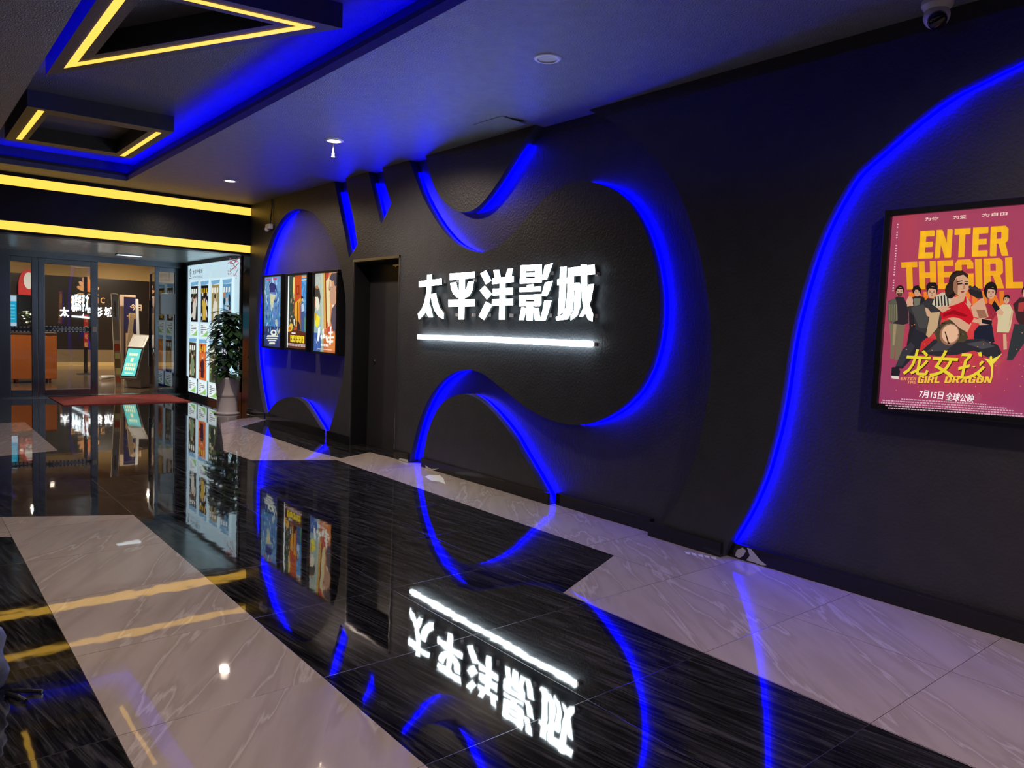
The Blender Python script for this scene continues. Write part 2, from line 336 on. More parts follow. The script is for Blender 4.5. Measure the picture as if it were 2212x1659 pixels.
def led_mesh(poly, x0=WX+.064, x1=WX+.099, off=.004, thr=-.06):
    n = len(poly); A = sum(poly[i][0]*poly[(i+1)%n][1]-poly[(i+1)%n][0]*poly[i][1] for i in range(n)); sg = 1 if A > 0 else -1
    mb = MB(); cnt = 0
    for i in range(n):
        a, b = np.array(poly[i]), np.array(poly[(i+1)%n]); d = b-a; L = np.linalg.norm(d)
        if L < 1e-4: continue
        nn = np.array([d[1], -d[0]])/L*sg
        if nn[0] > thr: continue
        if min(a[1], b[1]) < .001 and max(a[1], b[1]) < .001: continue
        if a[0] > 11.3 or (abs(a[0]-b[0]) < 1e-6 and (abs(a[0]-DOOR[1]) < .01)) or a[0] < -4.9: continue
        k_ = min(1., max(.06, (-nn[0]-.05)/.45)); X0 = x1-(x1-x0)*k_**1.5
        a = a+nn*off; b = b+nn*off
        lo = .03
        if a[1] < lo and b[1] < lo: continue
        hi = H-.13
        if a[1] > hi and b[1] > hi: continue
        if a[1] > hi: a = b+(a-b)*(hi-b[1])/(a[1]-b[1])
        elif b[1] > hi: b = a+(b-a)*(hi-a[1])/(b[1]-a[1])
        mb.add([(X0,a[0],max(a[1],lo)),(x1,a[0],max(a[1],lo)),(x1,b[0],max(b[1],lo)),(X0,b[0],max(b[1],lo))], [(0,1,2,3) if sg > 0 else (3,2,1,0)]); cnt += 1
    return mb if cnt else None
TR = 0
for nm, P in (('a', panelA), ('b', hump), ('c', arch), ('d', arch2), ('e', band)):
    TR += 1
    o = struct(MB().prism(P, lambda p: Vector((WX, p[0], p[1])), lambda p: Vector((WX+DEP, p[0], p[1]))).build('trim_%d' % TR, M_wall))
    lm = led_mesh(P)
    if lm: lm.build('led_strip', M_led, o, fix=False)
# skirting boards
def skirt(name, y0, y1, x, h=.1, t=.018): return struct(MB().box((x-t, min(y0,y1), 0),(x, max(y0,y1), h)).build(name, M_base, bevel=.003))
skirt('baseboard_right', arch[0][0], arch[-1][0]-.0, WX)
skirt('baseboard_right', y0l-.03, y0r+.05, WX); skirt('baseboard_right', y0r-.02, DOOR[1], WX); skirt('baseboard_right', DOOR[0], 6.78, WX)
skirt('baseboard_right', y0l+.02, 11.5, WX)
skirt('baseboard_right', band[0][0]+.05, arch[-1][0]-.02, WX+DEP, .1, .05)
skirt('baseboard_right', onx(1561,1196,WX)[1]-.01, -5, WX+DEP, .1, .05)
skirt('baseboard_right', band[0][0], onx(1561,1196,WX)[1], WX, .1, .03)
# recessed grey door
d4 = thing('door_4', None, None, (4.45, 7.6, 0)); struct(d4)
M_door = mat('charcoal_door_paint', (.035, .035, .04), .38, bump=.05, scale=30, var=.15)
MB().box((4.46, 7.0, 0),(4.50, 8.22, 2.25)).build('door_leaf', M_door, d4)
MB().box((WX-.004, DOOR[0]-.001, 0),(4.46, DOOR[0]+.02, 2.2)).box((WX+.002, DOOR[1]-.02, 0),(4.46, DOOR[1], 2.2)).box((WX+.002, DOOR[0], 2.18),(4.46, DOOR[1], 2.2)).build('door_lining', M_blk, d4)
MB().box((WX-.012, DOOR[0]-.012, 0),(WX+.01, DOOR[0]+.004, 2.215)).box((WX-.012, DOOR[0]-.012, 2.185),(WX+.01, DOOR[1]+.012, 2.215)).box((WX-.01, DOOR[1]-.004, 0),(WX+.01, DOOR[1]+.008, 2.215)).build('steel_edge_trim', mat('satin_aluminium', (.38, .38, .4), .35, 1.), d4)
cl = MB().box((4.40, 7.14, 2.06),(4.46, 7.36, 2.12)).build('door_closer', M_steel, d4); MB().box((4.36, 7.12, 2.12),(4.38, 7.42, 2.135)).box((4.38, 7.38, 2.11),(4.45, 7.41, 2.13)).build('closer_arm', M_steel, d4)
MB().lathe((4.455, 7.95, 1.02), [(.001,-.012),(.018,-.012),(.02,0)], 16, 'x').build('lock_cylinder', M_steel, d4)
# ceiling with its raised tray
tx0, tx1, ty0, ty1 = .85, 2.40, -3.0, 10.90
struct(MB().box((-2.4,-5,H),(tx0,11.5,H+.06)).box((tx1,-5,H),(WX+.3,11.5,H+.06)).box((tx0,-5,H),(tx1,ty0,H+.06)).box((tx0,ty1,H),(tx1,11.5,H+.06)).build('ceiling', M_ceil))
struct(MB().box((tx0-.12,ty0-.12,TRAY),(tx1+.12,ty1+.12,TRAY+.05)).build('ceiling', M_tray))
struct(MB().box((tx1,ty0,H+.06),(tx1+.012,ty1,H+.095)).box((tx0,ty1,H+.06),(tx1+.012,ty1+.012,H+.095)).build('trim_6', M_wall))
struct(MB().box((tx0-.14,ty0-.12,H+.06),(tx0-.1,ty1+.12,TRAY)).box((tx1+.1,ty0-.12,H+.06),(tx1+.14,ty1+.12,TRAY)).box((tx0-.12,ty0-.14,H+.06),(tx1+.12,ty0-.1,TRAY)).box((tx0-.12,ty1+.1,H+.06),(tx1+.12,ty1+.14,TRAY)).build('trim_6', M_wall))
# blue light strips lying on the tray's ledge, shining up and inwards
COVE = mat('cove_blue_led', (0, 0, .05), .8, spec=0., emit=BLUE, power=80.)
def cove(name, pts, label):
    t = thing(name, label, 'light', pts[0])
    mb = MB()
    for a, b in zip(pts[:-1], pts[1:]):
        a = Vector(a); b = Vector(b); d = (b-a).normalized(); s = Vector((-d.y, d.x, 0))
        mb.add([a-s*.008+Vector((0,0,.010)), b-s*.008+Vector((0,0,.010)), b+s*.008, a+s*.008], [(0,1,2,3)])
    mb.build('glowing_strip', COVE, t, fix=False); return t
zc = H+.07
cove('light_strip', [(tx1+.05, ty0, zc), (tx1+.05, ty1+.05, zc)], 'blue light strip hidden on the wall-side ledge of the raised ceiling tray')
cove('light_strip', [(tx1+.05, ty1+.05, zc), (tx0, ty1+.05, zc)], 'blue light strip hidden on the far ledge of the raised ceiling tray')
cove('light_strip', [(tx0-.06, 7.3, zc), (tx0-.06, ty0, zc)], 'blue light strip hidden on the ledge of the tray farthest from the wall')

# left wall and the end behind, both dark
struct(MB().box((-2.5,-5,0),(-2.4,11.5,H+.3)).build('wall_left', M_wall))
struct(MB().box((-2.5,-5.1,0),(4.5,-5,H+.3)).build('wall_back', M_wall))
# beam over the entrance
struct(MB().box((-2.4,11.5,2.44),(WX+.02,11.75,H+.06)).build('wall_front', mat('black_beam_paint', (.012, .012, .015), .3, bump=.1, scale=30)))
for nm, z0, z1, lb in (('light_strip', 3.035, 3.15, 'long yellow light strip along the top of the black entrance beam'), ('light_strip', 2.475, 2.585, 'long yellow light strip along the lower edge of the black entrance beam')):
    t = thing(nm, lb, 'light', (1, 11.5, z0), 'yellow light strips on the entrance beam')
    MB().box((-2.4, 11.485, z0),(WX-.002, 11.4995, z1)).build('diffuser', M_yel, t)
    MB().box((-2.4, 11.48, z0-.012),(WX-.002, 11.4995, z0-.001)).box((-2.4, 11.48, z1+.001),(WX-.002, 11.4995, z1+.012)).build('rail', M_blk, t)
# vestibule
VX = 4.30
M_vc = mat('mirror_polished_panel', (.70, .85, .85), .22, .55, bump=.75, scale=4, stretch=(1, 7, 1))
struct(MB().box((-2.4,11.7,2.47),(VX+.1,15.2,2.52)).build('ceiling', M_vc))
struct(MB().box((VX,11.5,0),(VX+.1,15.2,2.6)).box((WX+.002,11.5,0),(VX,11.78,2.5)).build('wall_right', mat('dark_vestibule_panel', (.02, .025, .03), .12, spec=.6, bump=.02)))
struct(MB().box((-2.5,11.5,0),(1.0,11.75,2.47)).build('wall_front', M_wall))
struct(MB().box((.9,11.75,0),(1.0,15.2,2.47)).build('wall_left', mat('dark_vestibule_panel')))

# ================================================================== CEILING FRAMES
def offset_poly(P, d):
    n = len(P); c = sum((np.array(p) for p in P))/n; out = []
    A = sum(P[i][0]*P[(i+1)%n][1]-P[(i+1)%n][0]*P[i][1] for i in range(n)); sg = 1 if A > 0 else -1
    for i in range(n):
        a, b, e = np.array(P[i-1]), np.array(P[i]), np.array(P[(i+1)%n])
        n1 = np.array([-(b-a)[1], (b-a)[0]]); n1 = n1/np.linalg.norm(n1)*sg; n2 = np.array([-(e-b)[1], (e-b)[0]]); n2 = n2/np.linalg.norm(n2)*sg
        m = n1+n2; m /= np.linalg.norm(m); out.append(tuple(b+m*d/max(.2, m@n1)))
    return out
def ring(mb, outer, inner, z0, z1):
    n = len(outer); V = [(p[0],p[1],z0) for p in outer]+[(p[0],p[1],z0) for p in inner]+[(p[0],p[1],z1) for p in outer]+[(p[0],p[1],z1) for p in inner]; F = []
    for i in range(n):
        j = (i+1)%n; F += [(i,j,n+j,n+i),(2*n+i,3*n+i,3*n+j,2*n+j),(i,2*n+i,2*n+j,j),(n+i,n+j,3*n+j,3*n+i)]
    return mb.add(V, F)
M_fr = mat('dark_frame_paint', (.05, .048, .05), .4, bump=.4, scale=90, var=.2)
ZF = 3.28
tri = [(.955,6.95),(2.19,4.42),(.955,4.64)]
t = thing('ceiling_frame', 'large triangular black ceiling frame outlined by a yellow light strip', 'ceiling light frame', (1.4, 4.6, ZF), 'light frames hanging in the ceiling tray')
ring(MB(), tri, offset_poly(tri, .19), ZF, TRAY).build('frame_body', M_fr, t)
mb = ring(MB(), offset_poly(tri, .075), offset_poly(tri, .125), ZF-.004, ZF-.001); mb.build('light_strip', M_yel, t)
rec = [(.97,8.09),(2.19,8.02),(2.19,9.76),(.97,9.83)]
t = thing('ceiling_frame', 'smaller rectangular black ceiling frame with two short yellow light strips', 'ceiling light frame', (1.58, 8.9, ZF), 'light frames hanging in the ceiling tray')
ring(MB(), rec, offset_poly(rec, .19), ZF, TRAY).build('frame_body', M_fr, t)
for x in (1.06, 2.06): MB().box((x, 8.16, ZF-.004),(x+.05, 9.68, ZF-.001)).build('light_strip', M_yel, t)

# ================================================================== DOWNLIGHTS and ceiling fittings
def downlight(x, y, label, on=True, z=H, powr=None):
    t = thing('downlight', label, 'ceiling light', (x, y, z), 'round recessed downlights along the ceiling')
    MB().lathe((x,y,z), [(.062,-.001),(.064,-.012),(.085,-.008),(.09,0)], 32, close=False).build('rim', M_white, t, smooth=True)
    m = mat('warm_lamp_disc', (.9,.8,.7), .4, emit=(1., .72, .45), power=22.) if on else mat('unlit_lamp_disc', (.55,.57,.6), .3)
    MB().lathe((x,y,z), [(.001,-.004),(.061,-.004),(.062,-.001)], 32).build('lamp_disc', m, t)
    if on:
        light('downlight_beam', 'SPOT', (x, y, z-.03), powr or DOWN_W, (1., .80, .64), .05, spot_size=2.9, spot_blend=1.)
downlight(3.30, 6.78, 'lit warm downlight nearer the camera, with a sprinkler hanging beside it')
downlight(3.33, 9.73, 'lit warm downlight farther away, near the yellow-lit entrance beam')
downlight(3.27, 3.71, 'unlit white downlight in the ceiling above the glowing sign', False)
downlight(3.3, .6, 'lit warm downlight overhead beside the film poster wall', powr=130)
downlight(3.3, -2.4, 'lit warm downlight behind the camera on the wall side')
for i, yy in enumerate((.6, 3.7)):
    downlight(-.4, yy, ('lit warm downlight overhead on the side away from the wall', 'lit warm downlight left of the ceiling tray')[i], powr=150)
sp = thing('sprinkler', 'small sprinkler head hanging from the ceiling by the lit downlight', 'sprinkler', (3.36, 6.92, H))
MB().tube([(3.36,6.92,H),(3.36,6.92,H-.10)], .008).build('pipe', M_wm, sp)
MB().lathe((3.36,6.92,H-.13), [(.001,0),(.018,0),(.02,.006),(.012,.012),(.012,.03),(.016,.04)], 16).build('head', M_wm, sp)
# turret camera
cx, cy = 4.12, 1.70
sc = thing('security_camera', 'white dome security camera with black lens at the top of the wall', 'camera', (cx, cy, H))
MB().lathe((cx,cy,H), [(.074,0),(.074,-.022),(.064,-.038),(.055,-.048)][::-1], 32).build('mounting_base', M_white, sc, smooth=False)
MB().sphere((cx,cy,H-.074), .062).build('camera_ball', M_white, sc, smooth=True)
dv = Vector((-.62, -.35, -.70)).normalized(); q = dv.to_track_quat('Z', 'Y').to_matrix()
def facing(mb, c, prof, n=24):
    tmp = MB().lathe((0,0,0), prof, n); mb.add([Vector(c)+q@p for p in tmp.v], tmp.f); return mb
facing(MB(), Vector((cx,cy,H-.074))+dv*.044, [(.046,0),(.043,.016),(.034,.023),(.002,.024)]).build('lens_window', mat('black_lens', (.005,.005,.006), .05), sc, smooth=True)
# emergency device on a cable
pd = onx(588,488,WX)
t = thing('wall_sensor', 'small white device hanging on a black cable beside the blue oval niche', 'sensor', (WX-.04, pd[1], pd[2]))
MB().obox((WX-.045, pd[1], pd[2]-.05), .06, .16, .07, 0).sphere((WX-.05, pd[1]+.06, pd[2]-.05), .035).build('device_body', M_white, t, bevel=.01)
MB().tube([(WX-.012,pd[1],H),(WX-.015,pd[1]-.02,H-.12),(WX-.012,pd[1]+.01,H-.2),(WX-.03,pd[1],pd[2]+.02)], .008, 8).build('cable', M_blk, t)
# access hatch in the ceiling
t = thing('access_hatch', 'dark access hatch slightly open in the ceiling above the wall hump', 'hatch', (4.02, 5.2, H))
MB().add([(3.88,5.32,H-.004),(4.12,5.28,H-.030),(4.12,4.9,H-.030),(3.88,4.94,H-.004),(3.88,5.32,H-.001),(4.12,5.28,H-.022),(4.12,4.9,H-.022),(3.88,4.94,H-.001)], [(0,1,2,3),(7,6,5,4),(0,4,5,1),(1,5,6,2),(2,6,7,3),(3,7,4,0)]).build('hatch_panel', M_ceil, t)

# ================================================================== THE SIGN
SX = WX-.055
def sp_(c): return (860+c[0]*480/2212., 540+c[1]*480/2212.)
def bars(*a): return list(a)
GL = [
 ('太', [[(288,250),(332,244),(326,340),(318,470),(292,580),(255,640),(205,690),(197,635),(235,590),(262,520),(280,430),(288,350)], [(208,312),(428,285),(430,345),(206,370)], [(300,515),(325,590),(342,668),(300,668),(272,600)], [(328,440),(372,428),(385,500),(410,580),(450,630),(448,685),(405,665),(360,600),(335,520)]]),
 ('平', [[(513,236),(762,216),(755,278),(513,300)], [(520,330),(572,320),(585,380),(605,425),(612,480),(580,470),(545,430),(525,380)], [(748,312),(735,400),(700,460),(655,478),(655,420),(685,370),(695,318)], [(608,280),(660,276),(656,480),(652,690),(600,690),(604,480)], [(500,495),(760,492),(757,560),(500,565)]]),
 ('洋', [[(818,235),(872,205),(922,305),(872,340)], [(812,402),(860,358),(928,438),(880,490)], [(872,515),(932,548),(852,695),(802,660)], [(948,200),(1000,196),(1018,280),(965,285)], [(1090,190),(1138,185),(1118,275),(1065,275)], [(938,285),(1145,262),(1145,318),(936,340)], [(942,388),(1137,375),(1135,445),(940,452)], [(935,492),(1140,485),(1138,548),(933,556)], [(1012,275),(1062,270),(1062,540),(1055,693),(1003,693),(1010,500)]]),
 ('影', [[(1218,155),(1268,152),(1268,333),(1212,335)], [(1365,146),(1425,142),(1422,325),(1362,328)], [(1218,155),(1425,142),(1424,203),(1216,210)], [(1262,228),(1370,226),(1370,262),(1262,264)], [(1214,284),(1422,280),(1422,325),(1212,335)],
   [(1282,350),(1342,340),(1342,385),(1282,388)], [(1208,375),(1415,362),(1415,410),(1208,418)],
   [(1205,452),(1265,449),(1265,560),(1205,560)], [(1358,443),(1420,440),(1420,540),(1400,560),(1358,560)], [(1205,452),(1420,440),(1420,492),(1205,496)], [(1205,516),(1420,514),(1405,560),(1205,560)],
   [(1280,545),(1338,545),(1334,700),(1280,700)], [(1228,570),(1275,575),(1245,697),(1202,697)], [(1342,572),(1395,575),(1410,700),(1362,700)],
   [(1460,155),(1535,132),(1475,295),(1425,298),(1448,210)], [(1462,325),(1535,308),(1505,400),(1475,460),(1425,455)], [(1455,505),(1522,503),(1490,620),(1462,700),(1410,700),(1440,590)]]),
 ('城', [[(1612,172),(1672,165),(1664,420),(1648,615),(1590,650),(1605,400)], [(1585,292),(1700,275),(1700,325),(1585,352)],
   [(1690,180),(1745,178),(1742,480),(1735,600),(1680,690),(1575,702),(1568,668),(1640,640),(1672,570),(1685,400)],
   [(1690,180),(1950,145),(1955,240),(1690,265)], [(1742,330),(1800,325),(1812,360),(1808,560),(1780,650),(1716,700),(1716,660),(1752,600),(1758,400),(1742,400)],
   [(1818,148),(1872,145),(1875,280),(1880,400),(1895,530),(1935,640),(1930,712),(1890,690),(1850,600),(1830,480),(1818,300)],
   [(1895,345),(1945,338),(1915,500),(1865,620),(1832,665),(1802,665),(1850,560),(1880,440)]])]
M_br = mat('pinkish_mount_plastic', (.5, .42, .40), .5)
LB = ['leftmost glowing white character of the wall sign', 'second glowing white character from the left of the wall sign', 'middle glowing white character of the wall sign, with three short strokes on its left', 'fourth glowing white character of the wall sign, with three slanting strokes', 'rightmost glowing white character of the wall sign, with pinkish mounts showing beside it']
for gi, (ch, st) in enumerate(GL):
    P0 = [onx(*sp_(c), SX) for s_ in st for c in s_]; A = np.array(P0)
    t = thing('sign_letter', LB[gi], 'illuminated letter', (WX, A[:,1].mean(), A[:,2].min()), 'glowing characters of the cinema sign')
    mb = MB()
    for s_ in st:
        pts = [tuple(onx(*sp_(c), SX)[1:]) for c in s_]
        mb.prism(pts, lambda p: Vector((SX, p[0], p[1])), lambda p: Vector((SX+.006, p[0], p[1])))
    mb.build('letter_face', M_letter, t)
    bk = MB()
    for s_ in st: bk.prism([tuple(onx(*sp_(c), SX)[1:]) for c in s_], lambda p: Vector((SX+.0065, p[0], p[1])), lambda p: Vector((SX+.030, p[0], p[1])))
    bk.build('letter_back', mat('dark_letter_return', (.10,.12,.12), .4), t)
    for yy in (A[:,1].min()+(.01 if gi == 4 else .06), A[:,1].max()-.1):
        for z_ in (A[:,2].min()+.03, A[:,2].max()-.09): MB().box((SX+.03, yy-.014, z_),(WX, yy+.014, z_+.03)).build('mounting_bracket', M_br, t)
for a, b, c, d, lb in (((190,843),(930,862),(930,917),(190,887),'left half of the glowing white line under the sign'), ((932,864),(1914,905),(1908,968),(932,918),'right half of the glowing white line under the sign')):
    q4 = [tuple(onx(*sp_(p), SX)[1:]) for p in (a,b,c,d)]
    t = thing('light_bar', lb, 'light bar', (WX, (q4[0][0]+q4[1][0])/2, q4[3][1]), 'glowing bars under the cinema sign')
    MB().prism(q4, lambda p: Vector((SX, p[0], p[1])), lambda p: Vector((SX+.03, p[0], p[1]))).build('bar_body', M_letter, t, bevel=.004)
    MB().box((SX+.03, q4[1][0]-.015, q4[2][1]+.008),(WX, q4[1][0]+.02, q4[1][1]-.01)).build('mounting_bracket', M_br, t); MB().box((SX+.03, q4[0][0]-.05, q4[3][1]+.01),(WX, q4[0][0]-.02, q4[0][1]-.01)).build('mounting_bracket', M_br, t)
# ================================================================== THE FILM POSTER
def frame_box(mb, y0, y1, z0, z1, x0, x1, w):
    mb.box((x0,y0,z0),(x1,y0+w,z1)).box((x0,y1-w,z0),(x1,y1,z1)).box((x0,y0+w,z0),(x1,y1-w,z0+w)).box((x0,y0+w,z1-w),(x1,y1-w,z1)); return mb
RX = WX+DEP
PX = RX-.045
t = thing('film_poster', 'large framed red and yellow film poster with a fighting woman', 'poster', (RX, 1.5, 1.1))
Y0, Y1, Z0, Z1 = 1.135, 1.965, 1.085, 2.2
frame_box(MB(), Y0, Y1, Z0, Z1, RX-.07, RX, .036).build('frame', M_blk, t, bevel=.004)
MB().box((PX+.003, Y0+.03, Z0+.03),(RX-.002, Y1-.03, Z1-.03)).build('backing', M_blk, t)
pr = Print((PX, 0, 0), (0,-1,0), (-1,0,0))
def c6(x, y):
    p = onx(1880+x*332/1102., 420+y*332/1102., PX); return (-p[1], p[2])
def Q(*pts): return [c6(*p) for p in pts]
rnd = random.Random(4)
pw = (-(Y1-.036), Z0+.036), (-(Y0+.036), Z1-.036)
def bgc(a, b):
    import math as m
    e = m.exp(-(((a-.5)/.33)**2+((b-.42)/.3)**2)); e2 = m.exp(-((a-.12)/.08)**2)*max(0, b-.5)
    n = 0
    base = (146+14*b, 58+6*b, 98-6*b)
    return tuple(max(0, min(255, v)) for v in (base[0]+60*e+30*e2+n, base[1]-2*e+n, base[2]-38*e-20*e2+n))
pr.grid(pw[0], pw[1], 28, 40, bgc)
pr.block('ENTER', Q((342,462),(992,440),(996,222),(358,262)), (225,165,30))
pr.block('ENTER', Q((350,456),(986,435),(990,229),(366,267)), (238,178,34))
pr.block('THEGIRL', Q((228,682),(1094,672),(1088,448),(222,487)), (232,165,32), .06)
pr.block('DRAGON', Q((276,870),(965,880),(958,690),(276,700)), (222,120,40))
for tx, b in (('为你', (390,192,492,158)), ('为爱', (590,180,692,146)), ('为自由', (800,163,985,122))):
    a = c6(b[0], b[1]); d = c6(b[2], b[3]); pr.text(tx, (a[0], a[1], d[0], d[1]), (240,215,200), .01)
for k in range(26):
    a = c6(198-k*1.2, 215+k*19); 
    if k in (2,6,7,20): continue
    pr.poly([(a[0]-.004,a[1]-.004),(a[0]+.003,a[1]-.004),(a[0]+.003,a[1]+.003),(a[0]-.004,a[1]+.003)], (225,180,200))
SK = (205,158,128); SK2 = (150,104,80); DK = (38,34,38); HA = (32,24,22)
def E6(x, y, rx, ry, col, a=0, n=16): c = c6(x, y); r1 = abs(c6(x+rx, y)[0]-c[0]); r2 = abs(c6(x, y+ry)[1]-c[1]); pr.ell(c, r1, r2, col, n, a)
def face(x, y, r, hair=HA, sk=SK, beard=False, tilt=0):
    E6(x, y-r*.25, r*1.05, r*1.25, hair); E6(x, y+r*.1, r*.82, r*1.15, sk)
    if beard: pr.poly(Q((x-r*.7,y+r*.35),(x+r*.7,y+r*.35),(x+r*.4,y+r*1.25),(x-r*.4,y+r*1.25)), (70,50,40))
    pr.poly(Q((x-r*.9,y-r*.6),(x-r*.3,y-r*.95),(x+r*.8,y-r*.85),(x+r*.9,y-r*.4),(x,y-r*.62)), hair)
    for s in (-1, 1):
        pr.poly(Q((x+s*r*.2,y-r*.02),(x+s*r*.55,y-r*.05),(x+s*r*.55,y+r*.08),(x+s*r*.2,y+r*.1)), (45,30,28))
        pr.poly(Q((x+s*r*.15,y-r*.2),(x+s*r*.62,y-r*.28),(x+s*r*.62,y-r*.2),(x+s*r*.15,y-r*.12)), (45,30,25))
    pr.poly(Q((x-r*.1,y+r*.1),(x+r*.1,y+r*.1),(x+r*.16,y+r*.48),(x-r*.14,y+r*.48)), tuple(int(v*.82) for v in sk))
    pr.poly(Q((x-r*.3,y+r*.7),(x+r*.3,y+r*.68),(x+r*.12,y+r*.84),(x-r*.12,y+r*.84)), (150,70,65))
# second man behind
pr.poly(Q((278,800),(300,740),(350,725),(392,740),(410,830),(400,960),(340,1090),(265,1080),(285,960)), DK)
pr.poly(Q((318,745),(365,745),(350,860),(325,860)), (110,110,95)); face(342,700,26)
pr.poly(Q((305,690),(315,660),(350,650),(368,680),(372,725),(360,700),(330,668),(314,715)), HA)
# man with plaid sleeve
pr.poly(Q((140,925),(255,930),(245,1010),(222,1190),(182,1190),(188,1060),(175,1180),(148,1175),(152,1050)), (118,104,82))
pr.poly(Q((170,930),(195,930),(180,1080),(165,1080)), (150,135,105))
pr.poly(Q((135,770),(195,735),(245,738),(278,810),(280,925),(240,935),(160,925),(130,900)), (45,38,44))
pr.poly(Q((135,775),(185,740),(200,790),(205,900),(165,925),(132,905)), (88,86,74))
for k in range(5): pr.poly(Q((140+k*13,790),(145+k*13,788),(147+k*13,905),(142+k*13,905)), (140,130,100))
face(218,697,30, beard=True)
# young fighter in black
pr.poly(Q((330,950),(420,930),(440,1000),(350,1130),(240,1250),(185,1245),(215,1180),(280,1080)), (40,38,46))
pr.poly(Q((240,1110),(300,1060),(330,1090),(235,1230),(190,1230)), (55,52,60))
pr.poly(Q((270,800),(300,810),(370,790),(420,745),(500,755),(530,830),(500,980),(430,1010),(335,970),(320,870),(275,830)), (52,50,52))
pr.poly(Q((300,810),(390,790),(430,870),(410,960),(360,960)), (70,68,66))
E6(292,768,24,34,SK); pr.poly(Q((280,735),(305,735),(318,800),(272,805)), SK)
face(452,700,38); pr.poly(Q((410,660),(430,632),(478,632),(494,660),(490,690),(470,660),(430,662),(414,690)), HA)
pr.poly(Q((402,810),(425,820),(460,870),(450,890),(415,870)), SK)
pr.poly(Q((165,1240),(215,1235),(225,1270),(215,1312),(170,1310),(160,1290)), (32,32,38)); pr.poly(Q((162,1300),(215,1303),(214,1325),(165,1318)), (215,205,190))
# people on the right
pr.poly(Q((962,1000),(985,1000),(990,1110),(965,1115)), SK); pr.poly(Q((915,830),(955,790),(1010,790),(1035,840),(1015,960),(1000,992),(918,988),(925,900)), (205,190,150))
pr.poly(Q((1000,960),(1035,850),(1025,830),(1010,900)), SK); face(988,755,24)
pr.poly(Q((1035,790),(1085,740),(1200,745),(1210,960),(1100,1000),(1095,960),(1060,900)), (60,35,38)); pr.poly(Q((1075,780),(1120,770),(1110,840),(1070,840)), (170,60,60))
pr.poly(Q((1045,930),(1200,940),(1200,1190),(1130,1195),(1120,1060),(1030,1190),(990,1190),(1010,1080)), (48,52,54)); face(1130,705,32)
# woman in boxing top on the right
pr.poly(Q((760,980),(800,930),(885,930),(905,1060),(780,1080),(755,1030)), (30,32,48))
pr.poly(Q((790,880),(880,890),(885,935),(795,940)), SK); pr.poly(Q((800,800),(860,780),(930,820),(915,870),(890,900),(800,890)), (150,40,55))
pr.poly(Q((760,800),(830,790),(820,850),(765,860)), SK)
E6(875,690,48,62,HA); face(880,705,38); pr.poly(Q((835,690),(850,650),(880,640),(900,665),(860,680),(845,740)), HA)
pr.poly(Q((885,790),(915,780),(975,850),(960,870),(925,860)), SK); pr.poly(Q((885,795),(905,762),(945,820),(915,845)), (28,28,32))
pr.poly(Q((750,885),(830,905),(890,905),(885,935),(810,930),(745,915)), SK); pr.poly(Q((815,895),(890,905),(885,938),(815,925)), (28,28,32))
# central woman: legs, hips, torso, arms, head
pr.poly(Q((360,1145),(400,1060),(520,1030),(700,1040),(830,1035),(930,1080),(955,1130),(930,1185),(860,1170),(760,1120),(640,1150),(500,1160)), (44,42,48))
pr.poly(Q((420,1130),(500,1060),(640,1060),(560,1120)), (66,62,66)); pr.poly(Q((700,1070),(830,1050),(910,1090),(820,1110)), (72,70,74))
pr.poly(Q((365,1140),(385,1060),(420,1030),(480,1035),(430,1080)), (190,45,50))
pr.poly(Q((480,1000),(530,920),(600,895),(690,950),(720,1030),(690,1060),(500,1060)), (74,62,44))
E6(585,1005,72,78,SK2); E6(590,1000,62,68,SK); pr.poly(Q((552,985),(562,985),(590,1075),(575,1072)), (45,30,30))
for k in range(14): E6(500+rnd.uniform(0,200), 935+rnd.uniform(-20,90), 8, 5, (105,92,60) if k%2 else (40,36,28))
E6(590,1000,58,62,(222,176,142)); pr.poly(Q((552,985),(560,985),(588,1075),(577,1072)), (45,30,30))
pr.poly(Q((575,890),(700,870),(745,930),(715,990),(660,960),(600,905)), SK)
pr.poly(Q((420,1010),(450,850),(520,845),(500,960),(440,1030)), (190,160,120))
pr.poly(Q((560,730),(630,740),(700,720),(745,790),(720,840),(600,860),(560,800)), SK)
pr.poly(Q((522,850),(575,810),(640,790),(690,768),(735,830),(762,895),(730,935),(660,890),(600,880),(530,898)), (196,22,38))
pr.poly(Q((540,860),(620,830),(720,870),(700,880),(610,860),(545,880)), (150,12,28)); pr.poly(Q((690,770),(700,735),(708,735),(712,790)), (196,22,38))
pr.poly(Q((740,810),(800,760),(830,740),(868,880),(830,895),(760,880)), SK); pr.poly(Q((780,830),(840,830),(860,885),(800,890)), SK2)
pr.poly(Q((722,690),(770,655),(820,700),(828,745),(790,750),(735,720)), (40,36,40)); 
for k in range(4): E6(735+k*22, 668+k*7, 13, 12, (58,50,52))
pr.poly(Q((465,790),(490,730),(540,705),(590,720),(600,780),(560,810),(500,815)), (196,186,160))
for k in range(5): pr.poly(Q((482+k*22,738-k*4),(492+k*22,736-k*4),(498+k*22,800),(488+k*22,806)), (42,38,40))
pr.poly(Q((500,815),(560,800),(600,820),(540,850)), SK)
E6(655,640,70,92,HA, .25); E6(600,690,42,60,HA); pr.poly(Q((565,680),(610,580),(680,548),(725,580),(720,620),(650,600),(620,700),(580,740),(560,720)), (48,34,28))
pr.poly(Q((618,640),(640,595),(690,580),(725,610),(728,680),(700,728),(670,738),(635,715),(620,690)), SK)
pr.poly(Q((618,640),(645,600),(652,650),(648,728),(630,712),(618,690)), SK2)
pr.poly(Q((645,642),(682,636),(684,648),(648,652)), (52,32,28)); pr.poly(Q((698,640),(724,640),(724,650),(700,652)), (52,32,28))
